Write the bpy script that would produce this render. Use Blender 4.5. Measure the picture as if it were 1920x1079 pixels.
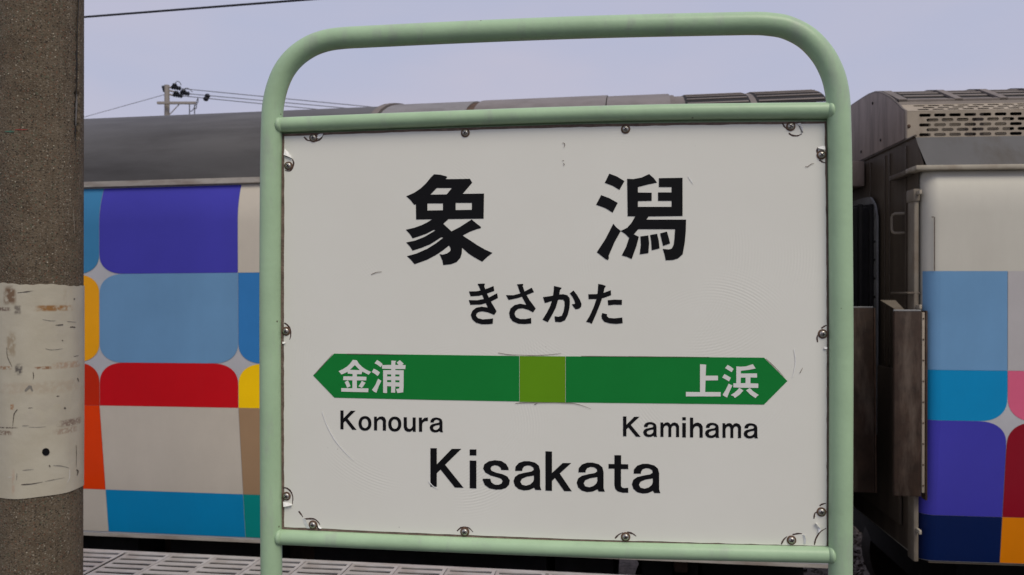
import bpy, bmesh, math, random
from mathutils import Vector, Matrix
R = math.radians
random.seed(7)
for o in list(bpy.data.objects):
    bpy.data.objects.remove(o, do_unlink=True)
scene = bpy.context.scene
COL = scene.collection

# ------------------------------------------------------------------ camera
W_PX, F_PX, CX, CY = 1920.0, 1507.0, 960.0, 539.5
EYE = Vector((0.0, 0.0, 1.45))
cam_d = bpy.data.cameras.new('camera')
cam = bpy.data.objects.new('camera', cam_d)
COL.objects.link(cam)
cam.location = EYE
cam.rotation_euler = (R(90.0 + 0.27), 0.0, R(8.0))
cam_d.sensor_width = 36.0
cam_d.lens = 36.0 * F_PX / W_PX
cam_d.clip_start = 0.05
cam_d.clip_end = 3000.0
cam_d.dof.use_dof = True
cam_d.dof.focus_distance = 1.6
cam_d.dof.aperture_fstop = 9.0
scene.camera = cam
CAM_R = cam.rotation_euler.to_matrix()

# ------------------------------------------------------------------ sky and sun
SUN_EL, SUN_AZ = 52.0, 28.0        # azimuth: degrees to the right of straight behind the camera
wd = bpy.data.worlds.new('World')
scene.world = wd
wd.use_nodes = True
nt = wd.node_tree
nt.nodes.clear()
out = nt.nodes.new('ShaderNodeOutputWorld')
sky = nt.nodes.new('ShaderNodeTexSky')
sky.sky_type = 'NISHITA'
sky.sun_disc = False
sky.sun_elevation = R(SUN_EL)
sky.sun_rotation = R(180.0 - SUN_AZ)
sky.dust_density = 3.0
bg1 = nt.nodes.new('ShaderNodeBackground')
bg1.inputs['Strength'].default_value = 0.07
nt.links.new(sky.outputs['Color'], bg1.inputs['Color'])
# a closed, even cloud deck in front of that sky
tc = nt.nodes.new('ShaderNodeTexCoord')
mp = nt.nodes.new('ShaderNodeMapping')
mp.inputs['Scale'].default_value = (1.0, 1.0, 3.0)
nz = nt.nodes.new('ShaderNodeTexNoise')
nz.inputs['Scale'].default_value = 1.9
nz.inputs['Detail'].default_value = 4.0
cr = nt.nodes.new('ShaderNodeValToRGB')
cr.color_ramp.elements[0].position = 0.30
cr.color_ramp.elements[0].color = (0.435, 0.475, 0.640, 1)
cr.color_ramp.elements[1].position = 0.72
cr.color_ramp.elements[1].color = (0.545, 0.520, 0.625, 1)
bg2 = nt.nodes.new('ShaderNodeBackground')
bg2.inputs['Strength'].default_value = 1.0
mix = nt.nodes.new('ShaderNodeMixShader')
mix.inputs['Fac'].default_value = 0.90
nt.links.new(tc.outputs['Generated'], mp.inputs['Vector'])
nt.links.new(mp.outputs['Vector'], nz.inputs['Vector'])
nt.links.new(nz.outputs['Fac'], cr.inputs['Fac'])
nt.links.new(cr.outputs['Color'], bg2.inputs['Color'])
nt.links.new(bg1.outputs[0], mix.inputs[1])
nt.links.new(bg2.outputs[0], mix.inputs[2])
nt.links.new(mix.outputs[0], out.inputs['Surface'])

sun_d = bpy.data.lights.new('sun', 'SUN')
sun_d.energy = 1.85
sun_d.angle = R(30.0)
sun_d.color = (1.0, 0.92, 0.76)
sun = bpy.data.objects.new('sun', sun_d)
COL.objects.link(sun)
az = R(8.0 - 90.0 + SUN_AZ)        # world heading of the sun as seen from the scene
sdir = Vector((math.cos(az) * math.cos(R(SUN_EL)), math.sin(az) * math.cos(R(SUN_EL)), math.sin(R(SUN_EL))))
sun.rotation_euler = (-sdir).to_track_quat('-Z', 'Y').to_euler()
sky.sun_rotation = math.atan2(sdir.x, sdir.y)

vs = scene.view_settings
vs.view_transform = 'Standard'
vs.look = 'None'
vs.exposure = 0.10
vs.gamma = 1.0
scene.cycles.max_bounces = 6

# ------------------------------------------------------------------ frames and pixel rays
def ray(px, py):
    return CAM_R @ Vector(((px - CX) / F_PX, -(py - CY) / F_PX, -1.0))

def at_depth(px, py, d):
    return EYE + ray(px, py) * d

class Frame:
    """A thing's own axes: x along it, y away from the camera, z up."""
    def __init__(self, origin, yaw=0.0, grade=0.0):
        self.M = Matrix.Translation(origin) @ Matrix.Rotation(R(yaw), 4, 'Z') @ Matrix.Rotation(R(-grade), 4, 'Y')
        self.I = self.M.inverted()
        self.eye = self.I @ EYE
    def hit(self, px, py, axis, val):
        d = self.I.to_3x3() @ ray(px, py)
        t = (val - self.eye[axis]) / d[axis]
        return self.eye + d * t
    def xz(self, px, py, y=0.0):
        p = self.hit(px, py, 1, y)
        return p.x, p.z
    def px(self, p):
        q = CAM_R.transposed() @ ((self.M @ Vector(p)) - EYE)
        return CX + F_PX * q.x / -q.z, CY - F_PX * q.y / -q.z

# ------------------------------------------------------------------ object helpers
def tag(o, label=None, cat=None, group=None, kind=None):
    if label: o['label'] = label
    if cat: o['category'] = cat
    if group: o['group'] = group
    if kind: o['kind'] = kind
    return o

def empty(name, M):
    o = bpy.data.objects.new(name, None)
    COL.objects.link(o)
    o.empty_display_size = 0.1
    o.matrix_world = M
    return o

def link(name, me, mat, parent=None, smooth=False):
    o = bpy.data.objects.new(name, me)
    COL.objects.link(o)
    if mat is not None:
        me.materials.clear()
        me.materials.append(mat)
    if parent is not None:
        o.parent = parent
    if smooth:
        for p in me.polygons:
            p.use_smooth = True
    return o

def mesh(name, V, F, mat, parent=None, smooth=False):
    me = bpy.data.meshes.new(name)
    me.from_pydata([tuple(v) for v in V], [], F)
    me.update()
    return link(name, me, mat, parent, smooth)

def from_bm(name, bm, mat, parent=None, smooth=False, angle=None):
    me = bpy.data.meshes.new(name)
    bmesh.ops.recalc_face_normals(bm, faces=bm.faces)
    bm.to_mesh(me)
    bm.free()
    o = link(name, me, mat, parent, smooth)
    if angle is not None:
        for p in me.polygons: p.use_smooth = True
        me.set_sharp_from_angle(angle=R(angle))
    return o

def bm_box(bm, x0, x1, y0, y1, z0, z1, bevel=0.0, M=None):
    r = bmesh.ops.create_cube(bm, size=1.0)
    vs_ = r['verts']
    for v in vs_:
        v.co = Vector(((x0 + x1) / 2 + v.co.x * (x1 - x0), (y0 + y1) / 2 + v.co.y * (y1 - y0), (z0 + z1) / 2 + v.co.z * (z1 - z0)))
        if M is not None:
            v.co = M @ v.co
    if bevel > 0:
        es = list({e for v in vs_ for e in v.link_edges})
        bmesh.ops.bevel(bm, geom=es, offset=bevel, segments=2, affect='EDGES', profile=0.5)

def box(name, x0, x1, y0, y1, z0, z1, mat, parent=None, bevel=0.0, M=None):
    bm = bmesh.new()
    bm_box(bm, x0, x1, y0, y1, z0, z1, bevel, M)
    return from_bm(name, bm, mat, parent, angle=35 if bevel else None)

def catmull(P, n):
    P = [Vector(p) for p in P]
    outp = []
    for i in range(len(P) - 1):
        p0 = P[max(i - 1, 0)]; p1 = P[i]; p2 = P[i + 1]; p3 = P[min(i + 2, len(P) - 1)]
        for k in range(n):
            t = k / n
            outp.append(0.5 * ((2 * p1) + (p2 - p0) * t + (2 * p0 - 5 * p1 + 4 * p2 - p3) * t * t + (3 * p1 - p0 - 3 * p2 + p3) * t ** 3))
    outp.append(P[-1])
    return outp

def tube_bm(bm, path, r, seg=12, caps=True):
    path = [Vector(p) for p in path]
    rings = []
    nrm = None
    for i, p in enumerate(path):
        t = (path[min(i + 1, len(path) - 1)] - path[max(i - 1, 0)]).normalized()
        if nrm is None:
            a = Vector((0, 0, 1)) if abs(t.z) < 0.9 else Vector((0, 1, 0))
            nrm = (a - t * a.dot(t)).normalized()
        else:
            nrm = (nrm - t * nrm.dot(t)).normalized()
        b = t.cross(nrm)
        rr = r[i] if isinstance(r, (list, tuple)) else r
        rings.append([bm.verts.new(p + (nrm * math.cos(2 * math.pi * k / seg) + b * math.sin(2 * math.pi * k / seg)) * rr) for k in range(seg)])
    for i in range(len(rings) - 1):
        for k in range(seg):
            bm.faces.new((rings[i][k], rings[i][(k + 1) % seg], rings[i + 1][(k + 1) % seg], rings[i + 1][k]))
    if caps:
        bm.faces.new(rings[0][::-1])
        bm.faces.new(rings[-1])

def tube(name, path, r, mat, parent=None, seg=12):
    bm = bmesh.new()
    tube_bm(bm, path, r, seg)
    return from_bm(name, bm, mat, parent, angle=50)

def fill2d(loops, extrude):
    """Flat shape with holes (x, z) -> mesh data, thickness 2*extrude, standing in the xz plane."""
    cu = bpy.data.curves.new('tmp', 'CURVE')
    cu.dimensions = '2D'
    cu.fill_mode = 'BOTH'
    cu.extrude = extrude
    for lp in loops:
        sp = cu.splines.new('POLY')
        sp.points.add(len(lp) - 1)
        for p, q in zip(sp.points, lp):
            p.co = (q[0], q[1], 0, 1)
        sp.use_cyclic_u = True
    ob = bpy.data.objects.new('tmp', cu)
    me = bpy.data.meshes.new_from_object(ob)
    bpy.data.objects.remove(ob)
    bpy.data.curves.remove(cu)
    for v in me.vertices:
        v.co = Vector((v.co.x, -v.co.z, v.co.y))
    me.flip_normals() if False else None
    return me

# ------------------------------------------------------------------ materials
def nodes_of(name):
    m = bpy.data.materials.new(name)
    m.use_nodes = True
    t = m.node_tree
    return m, t, t.nodes, t.links, t.nodes['Principled BSDF']

def pbr(name, col, rough=0.5, metal=0.0, var=0.12, scale=6.0, bump=0.0, bscale=60.0, spec=0.3, stretch=(1, 1, 1), dark=None, dfac=0.0, dscale=3.0, dstretch=None, dlo=0.45, dhi=0.65, specks=None):
    """Base colour with soft unevenness, an optional second (dirt) colour in noise-shaped patches, fine relief."""
    m, t, N, L, b = nodes_of(name)
    b.inputs['Roughness'].default_value = rough
    b.inputs['Metallic'].default_value = metal
    b.inputs['Specular IOR Level'].default_value = spec
    co = N.new('ShaderNodeTexCoord')
    def mapped(st):
        mm = N.new('ShaderNodeMapping')
        mm.inputs['Scale'].default_value = st
        L.new(co.outputs['Object'], mm.inputs['Vector'])
        return mm.outputs['Vector']
    n1 = N.new('ShaderNodeTexNoise')
    n1.inputs['Scale'].default_value = scale
    n1.inputs['Detail'].default_value = 6
    n1.inputs['Roughness'].default_value = 0.62
    L.new(mapped(stretch), n1.inputs['Vector'])
    rp = N.new('ShaderNodeValToRGB')
    rp.color_ramp.elements[0].position = 0.3
    rp.color_ramp.elements[1].position = 0.7
    rp.color_ramp.elements[0].color = tuple(c * (1 - var) for c in col) + (1,)
    rp.color_ramp.elements[1].color = tuple(min(1, c * (1 + var)) for c in col) + (1,)
    L.new(n1.outputs['Fac'], rp.inputs['Fac'])
    last = rp.outputs['Color']
    if dark is not None:
        n2 = N.new('ShaderNodeTexNoise')
        n2.inputs['Scale'].default_value = dscale
        n2.inputs['Detail'].default_value = 8
        n2.inputs['Roughness'].default_value = 0.65
        L.new(mapped(dstretch or stretch), n2.inputs['Vector'])
        mr = N.new('ShaderNodeMapRange')
        mr.inputs['From Min'].default_value = dlo
        mr.inputs['From Max'].default_value = dhi
        mr.inputs['To Max'].default_value = dfac
        L.new(n2.outputs['Fac'], mr.inputs['Value'])
        mx = N.new('ShaderNodeMix')
        mx.data_type = 'RGBA'
        L.new(mr.outputs['Result'], mx.inputs['Factor'])
        L.new(last, mx.inputs['A'])
        mx.inputs['B'].default_value = tuple(dark) + (1,)
        last = mx.outputs['Result']
    if specks is not None:
        scol, sscale, ssize = specks
        vo = N.new('ShaderNodeTexVoronoi')
        vo.inputs['Scale'].default_value = sscale
        L.new(co.outputs['Object'], vo.inputs['Vector'])
        mr2 = N.new('ShaderNodeMapRange')
        mr2.inputs['From Min'].default_value = ssize
        mr2.inputs['From Max'].default_value = ssize * 1.6
        mr2.inputs['To Min'].default_value = 0.85
        mr2.inputs['To Max'].default_value = 0.0
        L.new(vo.outputs['Distance'], mr2.inputs['Value'])
        sc_ = N.new('ShaderNodeSeparateColor')
        L.new(vo.outputs['Color'], sc_.inputs['Color'])
        gt = N.new('ShaderNodeMath'); gt.operation = 'GREATER_THAN'; gt.inputs[1].default_value = 0.6
        L.new(sc_.outputs['Green'], gt.inputs[0])
        mu = N.new('ShaderNodeMath'); mu.operation = 'MULTIPLY'
        L.new(mr2.outputs['Result'], mu.inputs[0]); L.new(gt.outputs[0], mu.inputs[1])
        mx2 = N.new('ShaderNodeMix'); mx2.data_type = 'RGBA'
        L.new(mu.outputs[0], mx2.inputs['Factor']); L.new(last, mx2.inputs['A'])
        mx2.inputs['B'].default_value = tuple(scol) + (1,)
        last = mx2.outputs['Result']
    L.new(last, b.inputs['Base Color'])
    if bump > 0:
        n3 = N.new('ShaderNodeTexNoise')
        n3.inputs['Scale'].default_value = bscale
        n3.inputs['Detail'].default_value = 5
        L.new(co.outputs['Object'], n3.inputs['Vector'])
        bp = N.new('ShaderNodeBump')
        bp.inputs['Strength'].default_value = bump
        bp.inputs['Distance'].default_value = 0.01
        L.new(n3.outputs['Fac'], bp.inputs['Height'])
        L.new(bp.outputs['Normal'], b.inputs['Normal'])
    return m

M = {}
M['pipe'] = pbr('pale_green_paint', (0.37, 0.525, 0.335), 0.36, var=0.08, scale=9, bump=0.05, bscale=90, dark=(0.34, 0.38, 0.33), dfac=0.6, dscale=9, dstretch=(3, 3, 0.7), dlo=0.55, dhi=0.75, specks=((0.10, 0.09, 0.06), 22, 0.035))
M['letter'] = pbr('black_vinyl', (0.006, 0.006, 0.007), 0.5, var=0.2, spec=0.12)
M['green'] = pbr('green_vinyl', (0.008, 0.205, 0.036), 0.45, spec=0.12, var=0.06, scale=5, bump=0.03, bscale=25)
M['lime'] = pbr('lime_vinyl', (0.12, 0.29, 0.008), 0.45, spec=0.12, var=0.06, scale=5, bump=0.03, bscale=25)
M['vinyl_white'] = pbr('white_character_vinyl', (0.74, 0.735, 0.70), 0.45, var=0.05)
M['flap'] = pbr('peeled_white_vinyl', (0.82, 0.82, 0.80), 0.35, var=0.03)
M['edge'] = pbr('brown_board_edge', (0.175, 0.125, 0.10), 0.8, var=0.35, scale=60, bump=0.3, bscale=200)
M['rust_ring'] = pbr('rusty_washer', (0.12, 0.07, 0.045), 0.8, var=0.5, scale=300)
M['screw'] = pbr('steel_screw', (0.42, 0.40, 0.37), 0.35, metal=0.85, var=0.25, scale=250)
M['socket'] = pbr('screw_recess', (0.02, 0.018, 0.016), 0.7)
M['under'] = pbr('dark_underframe', (0.018, 0.016, 0.015), 0.8, var=0.4, scale=8)
M['under_brown'] = pbr('rusty_underframe', (0.075, 0.045, 0.03), 0.85, var=0.4, scale=12)
M['wheel'] = pbr('wheel_steel', (0.06, 0.05, 0.045), 0.6, metal=0.5, var=0.3)
M['roof_grey'] = pbr('dark_grey_roof', (0.095, 0.092, 0.092), 0.55, var=0.16, scale=1.4, bump=0.05, bscale=14, stretch=(0.4, 1.2, 3), dark=(0.05, 0.047, 0.045), dfac=0.7, dscale=2.2, dstretch=(0.35, 1, 2.2))
M['roof_lid'] = pbr('dusty_roof_cover', (0.21, 0.20, 0.20), 0.55, var=0.14, scale=3, dark=(0.10, 0.085, 0.075), dfac=0.6, dscale=4)
M['roof_lid_brown'] = pbr('brown_dusty_roof_cover', (0.195, 0.172, 0.163), 0.55, var=0.14, scale=3, dark=(0.10, 0.08, 0.07), dfac=0.5, dscale=4)
M['louvre_frame'] = pbr('dusty_louvre_frame', (0.16, 0.135, 0.12), 0.6, var=0.2, scale=5)
M['louvre_dark'] = pbr('louvre_slat_grey', (0.045, 0.04, 0.038), 0.6, var=0.3, scale=9)
M['cream'] = pbr('cream_coach_paint', (0.54, 0.52, 0.45), 0.38, var=0.04, scale=2.5, bump=0.015, bscale=6, dark=(0.42, 0.39, 0.33), dfac=0.25, dscale=1.2, dstretch=(2, 2, 0.6))
M['gutter'] = pbr('gutter_cream', (0.40, 0.37, 0.33), 0.5, var=0.12, scale=4, dark=(0.2, 0.15, 0.12), dfac=0.6, dscale=9, dstretch=(0.5, 1, 2))
M['base_grey'] = pbr('pale_grey_coach_film', (0.46, 0.46, 0.48), 0.4, var=0.04)
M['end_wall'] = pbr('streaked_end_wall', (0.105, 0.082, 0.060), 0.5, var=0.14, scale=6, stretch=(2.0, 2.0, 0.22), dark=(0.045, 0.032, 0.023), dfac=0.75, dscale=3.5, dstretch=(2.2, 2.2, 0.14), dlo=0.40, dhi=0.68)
M['drain_dark'] = pbr('dark_drain_paint', (0.14, 0.118, 0.09), 0.55, var=0.2, scale=8, dark=(0.08, 0.055, 0.04), dfac=0.7, dscale=6)  # much darker version of the drain cream, with random darker patches
M['hood'] = pbr('weathered_hood_plate', (0.30, 0.235, 0.195), 0.5, var=0.12, scale=4, stretch=(2, 2, 0.5), dark=(0.10, 0.07, 0.055), dfac=0.6, dscale=3, dstretch=(3, 3, 0.6))
M['shroud'] = pbr('dusty_beige_shroud', (0.33, 0.28, 0.22), 0.6, var=0.12, scale=6, dark=(0.14, 0.09, 0.055), dfac=0.7, dscale=7, dlo=0.55, dhi=0.75)
M['shoulder'] = pbr('slate_grey_shoulder', (0.088, 0.086, 0.087), 0.6, var=0.14, scale=2.5, stretch=(1, 1, 0.6), dark=(0.055, 0.045, 0.035), dfac=0.8, dscale=3.0, dstretch=(1.5, 1, 0.6), dlo=0.5, dhi=0.7)
M['guard'] = pbr('rusty_guard_plate', (0.034, 0.019, 0.012), 0.65, var=0.45, scale=9, dark=(0.15, 0.115, 0.09), dfac=0.6, dscale=3.2, dstretch=(3, 1, 0.7), dlo=0.48, dhi=0.72)
M['bellows'] = pbr('black_bellows', (0.014, 0.013, 0.013), 0.8, var=0.4)
M['stud_strip'] = pbr('grey_frame_strip', (0.22, 0.22, 0.22), 0.6, var=0.2, scale=14)
M['drain'] = pbr('drain_pipe_cream', (0.40, 0.36, 0.285), 0.5, var=0.12, scale=7, dark=(0.15, 0.09, 0.05), dfac=0.5, dscale=5)
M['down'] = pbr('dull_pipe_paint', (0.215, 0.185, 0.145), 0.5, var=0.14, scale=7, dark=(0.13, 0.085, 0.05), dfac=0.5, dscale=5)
M['brass'] = pbr('brass_cock', (0.5, 0.35, 0.15), 0.35, metal=0.8)
M['grate'] = pbr('pale_deck_grating', (0.42, 0.41, 0.40), 0.65, var=0.16, scale=5, bump=0.1, bscale=120, dark=(0.24, 0.2, 0.17), dfac=0.6, dscale=3)
M['platform'] = pbr('platform_asphalt', (0.06, 0.057, 0.053), 0.9, var=0.25, scale=30, bump=0.4, bscale=250)
M['platform_wall'] = pbr('platform_wall_concrete', (0.10, 0.09, 0.08), 0.9, var=0.25, scale=5, bump=0.3)
M['gravel'] = pbr('brown_ballast', (0.10, 0.080, 0.068), 0.9, var=0.5, scale=18, bump=0.8, bscale=40)
M['stone'] = pbr('ballast_stone', (0.13, 0.105, 0.09), 0.85, var=0.55, scale=9)
M['earth'] = pbr('dull_earth', (0.09, 0.085, 0.06), 0.95, var=0.35, scale=0.4)
M['rail'] = pbr('rail_steel', (0.10, 0.06, 0.04), 0.6, metal=0.3, var=0.3)
M['sleeper'] = pbr('sleeper_concrete', (0.16, 0.15, 0.14), 0.9, var=0.3)
M['pole_far'] = pbr('weathered_grey_pole', (0.30, 0.27, 0.25), 0.8, var=0.12)
M['insulator'] = pbr('dark_insulator', (0.012, 0.014, 0.022), 0.4)
M['wire'] = pbr('black_cable', (0.015, 0.016, 0.022), 0.6)
M['wire_grey'] = pbr('grey_wire', (0.10, 0.10, 0.11), 0.6)
M['slit'] = pbr('tear_edge_brown', (0.075, 0.048, 0.040), 0.85, var=0.4, scale=150)

M['crease'] = pbr('soft_crease_brown', (0.20, 0.165, 0.14), 0.8, var=0.3, scale=150)  # mid-brown for fine slits, creases and small marks
# ================================================================== the setting
PLAT = Frame(Vector((0, 0, 0)))
def on_ground(px, py, z=0.0):
    return PLAT.hit(px, py, 2, z)
edge_y = (on_ground(160, 1031.5).y + on_ground(1080, 1075).y) / 2
RAIL_Z = -1.02

ground = mesh('ground', [(-900, -300, RAIL_Z - 0.22), (900, -300, RAIL_Z - 0.22), (900, 1500, RAIL_Z - 0.22), (-900, 1500, RAIL_Z - 0.22)], [(0, 1, 2, 3)], M['earth'])
tag(ground, kind='structure')
# ballast bed, gently uneven
nx, ny = 120, 40
V, F = [], []
for j in range(ny + 1):
    for i in range(nx + 1):
        x = -14 + 28 * i / nx
        y = edge_y + 0.02 + 9.0 * j / ny
        V.append((x, y, RAIL_Z - 0.17 + random.uniform(-0.02, 0.02) + 0.02 * math.sin(x * 2.1 + y)))
for j in range(ny):
    for i in range(nx):
        a = j * (nx + 1) + i
        F.append((a, a + 1, a + nx + 2, a + nx + 1))
bed = mesh('track_bed', V, F, M['gravel'])
tag(bed, kind='structure')

# loose ballast stones where the gaps under the train show them
bm = bmesh.new()
for k in range(5200):
    x = random.uniform(0.2, 6.0); y = random.uniform(edge_y + 1.6, edge_y + 6.0)
    s = random.uniform(0.018, 0.040)
    base = [Vector((1, 0, 0)), Vector((-1, 0, 0)), Vector((0, 1, 0)), Vector((0, -1, 0)), Vector((0, 0, 1)), Vector((0, 0, -1))]
    rot = Matrix.Rotation(random.uniform(0, 6.3), 3, 'Z') @ Matrix.Rotation(random.uniform(0, 6.3), 3, 'X')
    vv = [bm.verts.new(rot @ (b * s * random.uniform(0.6, 1.2)) + Vector((x, y, RAIL_Z - 0.155 + random.uniform(0, 0.03)))) for b in base]
    for f in ((0, 2, 4), (2, 1, 4), (1, 3, 4), (3, 0, 4), (2, 0, 5), (1, 2, 5), (3, 1, 5), (0, 3, 5)):
        bm.faces.new([vv[i] for i in f])
tag(from_bm('ballast_stones', bm, M['stone']), 'loose brown ballast stones on the track bed under the train', 'ballast', kind='stuff')

# platform: asphalt top, concrete wall, slotted deck panels along the edge
deck_back = edge_y - 1.66
plat = box('platform', -14, 14, -6, deck_back - 0.003, -1.2, 0.0, M['platform'])
tag(plat, kind='structure')
wall = box('platform_wall', -14, 14, deck_back, edge_y - 0.06, -1.2, -0.40, M['platform_wall'])
tag(wall, kind='structure')

# one slotted panel (shared mesh), 0.27 m wide
cell = abs(on_ground(335, 1050).x - on_ground(420, 1054).x)
PW, PD = cell, 0.55
def panel_mesh():
    w, d = PW - 0.004, PD - 0.006
    loops = [[(0, 0), (w, 0), (w, d), (0, d)]]
    n = 8
    pitch = d / n
    for k in range(n):
        y0 = (k + 0.5) * pitch - 0.0145
        y1 = y0 + 0.029
        xa, xb = 0.018, w - 0.018
        loops.append([(xa, y0), (xa, y1), (xb, y1), (xb, y0)])
    me = fill2d(loops, 0.0025)
    for v in me.vertices:       # lie flat: x, depth, up
        v.co = Vector((v.co.x, v.co.z, -v.co.y))
    return me
pm = panel_mesh()
pm.materials.append(M['grate'])
x_gap = on_ground(232, 1040).x
deck = empty('platform_deck', Matrix.Translation((0, edge_y, 0)))
tag(deck, kind='structure')
for j in range(3):
    for i in range(-18, 26):
        o = bpy.data.objects.new('deck_panel', pm)
        COL.objects.link(o)
        o.parent = deck
        gap = 0.014 * math.floor(i / 9.0)
        o.location = (x_gap + i * PW + gap, -PD * (j + 1), -0.004 + random.uniform(-0.0012, 0.0012))
        o.rotation_euler = (random.uniform(-0.002, 0.002), random.uniform(-0.002, 0.002), 0)
box('deck_beam', -14, 14, -0.055, -0.005, -0.075, -0.028, M['platform_wall'], deck)
box('deck_edge_strip', -14, 14, 0.002, 0.03, -0.10, -0.004, M['grate'], deck, bevel=0.003)

# ================================================================== trains
LCAR = Frame(at_depth(320, 765, 4.98), yaw=-0.7, grade=0.32)
RCAR = Frame(at_depth(1800, 790, 4.42), yaw=2.5, grade=-0.2)
TAPER = 0.085
def z_at(fr, px, py, y=0.0):
    return fr.xz(px, py, y)[1]

class Side:
    """Coach side profile in its frame: upright, leaning in below the waist, rolling in at the cantrail."""
    def __init__(self, fr, zb, zw, zt):
        self.zb, self.zw, self.zt = zb, zw, zt
    def y(self, z):
        if z < self.zw:
            return TAPER * (self.zw - z) / (self.zw - self.zb)
        zr = self.zt - 0.24
        if z > zr:
            t = (z - zr) / 0.24
            return 0.05 * t * t
        return 0.0

def blockout(name, mat, parent, prof, x0, x1, z0, z1, round_=(), rx=0.17, rz=0.125, lift=0.0025):
    """One patch of colour film laid on the coach side; round_ lists its rounded corners."""
    pts = []
    def corner(cx, cz, sx, sz, key):
        if key in round_:
            n = 10
            for k in range(n + 1):
                a = math.pi / 2 * k / n
                # from along-x to along-z around the corner, squared-off curve
                e = 0.86
                ca, sa = abs(math.cos(a)) ** e, abs(math.sin(a)) ** e
                yield (cx - sx * rx + sx * rx * sa, cz - sz * rz + sz * rz * ca)
        else:
            yield (cx, cz)
    seq = list(corner(x1, z1, 1, 1, 'TR'))
    seq += list(corner(x1, z0, 1, -1, 'BR'))[::-1]
    seq += list(corner(x0, z0, -1, -1, 'BL'))
    seq += list(corner(x0, z1, -1, 1, 'TL'))[::-1]
    bm = bmesh.new()
    vv = [bm.verts.new((x, 0, z)) for x, z in seq]
    bm.faces.new(vv)
    lv = [prof.zw] + [prof.zt - 0.24 + 0.03 * k for k in range(9)]
    for z in lv:
        if z0 + 1e-4 < z < z1 - 1e-4:
            bmesh.ops.bisect_plane(bm, geom=list(bm.verts) + list(bm.edges) + list(bm.faces), plane_co=(0, 0, z), plane_no=(0, 0, 1))
    for v in bm.verts:
        v.co.y = prof.y(v.co.z) - lift
    for f in bm.faces:
        f.normal_update()
        if f.normal.y > 0: f.normal_flip()
    me = bpy.data.meshes.new(name)
    bm.to_mesh(me); bm.free()
    return link(name, me, mat, parent, smooth=True)

def film(name, c, **k):
    return pbr(name, c, 0.30, var=0.06, scale=2.2, bump=0.03, bscale=3.5, spec=0.18, dark=tuple(x * 0.72 + 0.01 for x in c), dfac=0.22, dscale=1.6, dstretch=(2.5, 2.5, 0.5), dlo=0.45, dhi=0.8, **k)
FILM = {
    'purple': film('violet_film', (0.055, 0.050, 0.40)),
    'sky': film('pale_blue_film', (0.145, 0.30, 0.50)),
    'blue': film('mid_blue_film', (0.035, 0.20, 0.50)),
    'blue2': film('strong_blue_film', (0.045, 0.22, 0.42)),
    'cyan': film('bright_blue_film', (0.004, 0.24, 0.50)),
    'cream': film('warm_grey_film', (0.56, 0.51, 0.43)),
    'grey': film('light_grey_film', (0.44, 0.42, 0.42)),
    'orange': film('orange_film', (0.85, 0.37, 0.006)),
    'red': film('red_film', (0.56, 0.004, 0.010)),
    'brick': film('brick_red_film', (0.52, 0.022, 0.003)),
    'vermilion': film('vermilion_film', (0.78, 0.05, 0.002)),
    'yellow': film('yellow_film', (0.95, 0.58, 0.002)),
    'tan': film('tan_film', (0.36, 0.23, 0.13)),
    'teal': film('teal_film', (0.004, 0.26, 0.24)),
    'pink': film('pink_film', (0.66, 0.12, 0.22)),
    'crimson': film('crimson_film', (0.27, 0.006, 0.018)),
    'navy': film('navy_film', (0.004, 0.014, 0.075)),
    'amber': film('amber_film', (0.75, 0.22, 0.003)),
}

def coach_shell(fr, parent, prof, xa, xb, depth, r_corner, end_at):
    """Side, far side and ends as one closed shell with rounded vertical corners."""
    zs = [prof.zb] + [prof.zb + (prof.zw - prof.zb) * k / 4 for k in range(1, 5)] + [prof.zt - 0.24 + 0.04 * k for k in range(0, 7)]
    n = 6
    V, F = [], []
    ring_n = None
    for z in zs:
        y0 = prof.y(z)
        y1 = depth - prof.y(z)
        ring = []
        for (cx, cy, a0) in ((xa + r_corner, y0 + r_corner, 180), (xb - r_corner, y0 + r_corner, 270), (xb - r_corner, y1 - r_corner, 0), (xa + r_corner, y1 - r_corner, 90)):
            for k in range(n + 1):
                a = R(a0 + 90.0 * k / n)
                ring.append((cx + r_corner * math.cos(a), cy + r_corner * math.sin(a), z))
        ring_n = len(ring)
        V += ring
    for j in range(len(zs) - 1):
        for k in range(ring_n):
            F.append((j * ring_n + k, j * ring_n + (k + 1) % ring_n, (j + 1) * ring_n + (k + 1) % ring_n, (j + 1) * ring_n + k))
    F.append(tuple(range(ring_n))[::-1])
    F.append(tuple((len(zs) - 1) * ring_n + k for k in range(ring_n)))
    return V, F

# ------------------------------------------------------------------ left coach
lc = tag(empty('train_car', LCAR.M), 'grey-roofed patchwork train car running behind the station sign', 'train car', 'cars of the patchwork train')
zb = z_at(LCAR, 320, 1005, TAPER)
zw = z_at(LCAR, 320, 765)
zt = z_at(LCAR, 320, 349.5, 0.045)
zg1 = z_at(LCAR, 320, 336.5, -0.01)
LP = Side(LCAR, zb, zw, zt)
xe = LCAR.xz(1594, 700)[0]
xs = -11.0
DEPTH = 2.90
V, F = coach_shell(LCAR, lc, LP, xs, xe, DEPTH, 0.06, None)
o = mesh('body', V, F, M['base_grey'], lc, smooth=True)
o.data.set_sharp_from_angle(angle=R(40))
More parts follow.
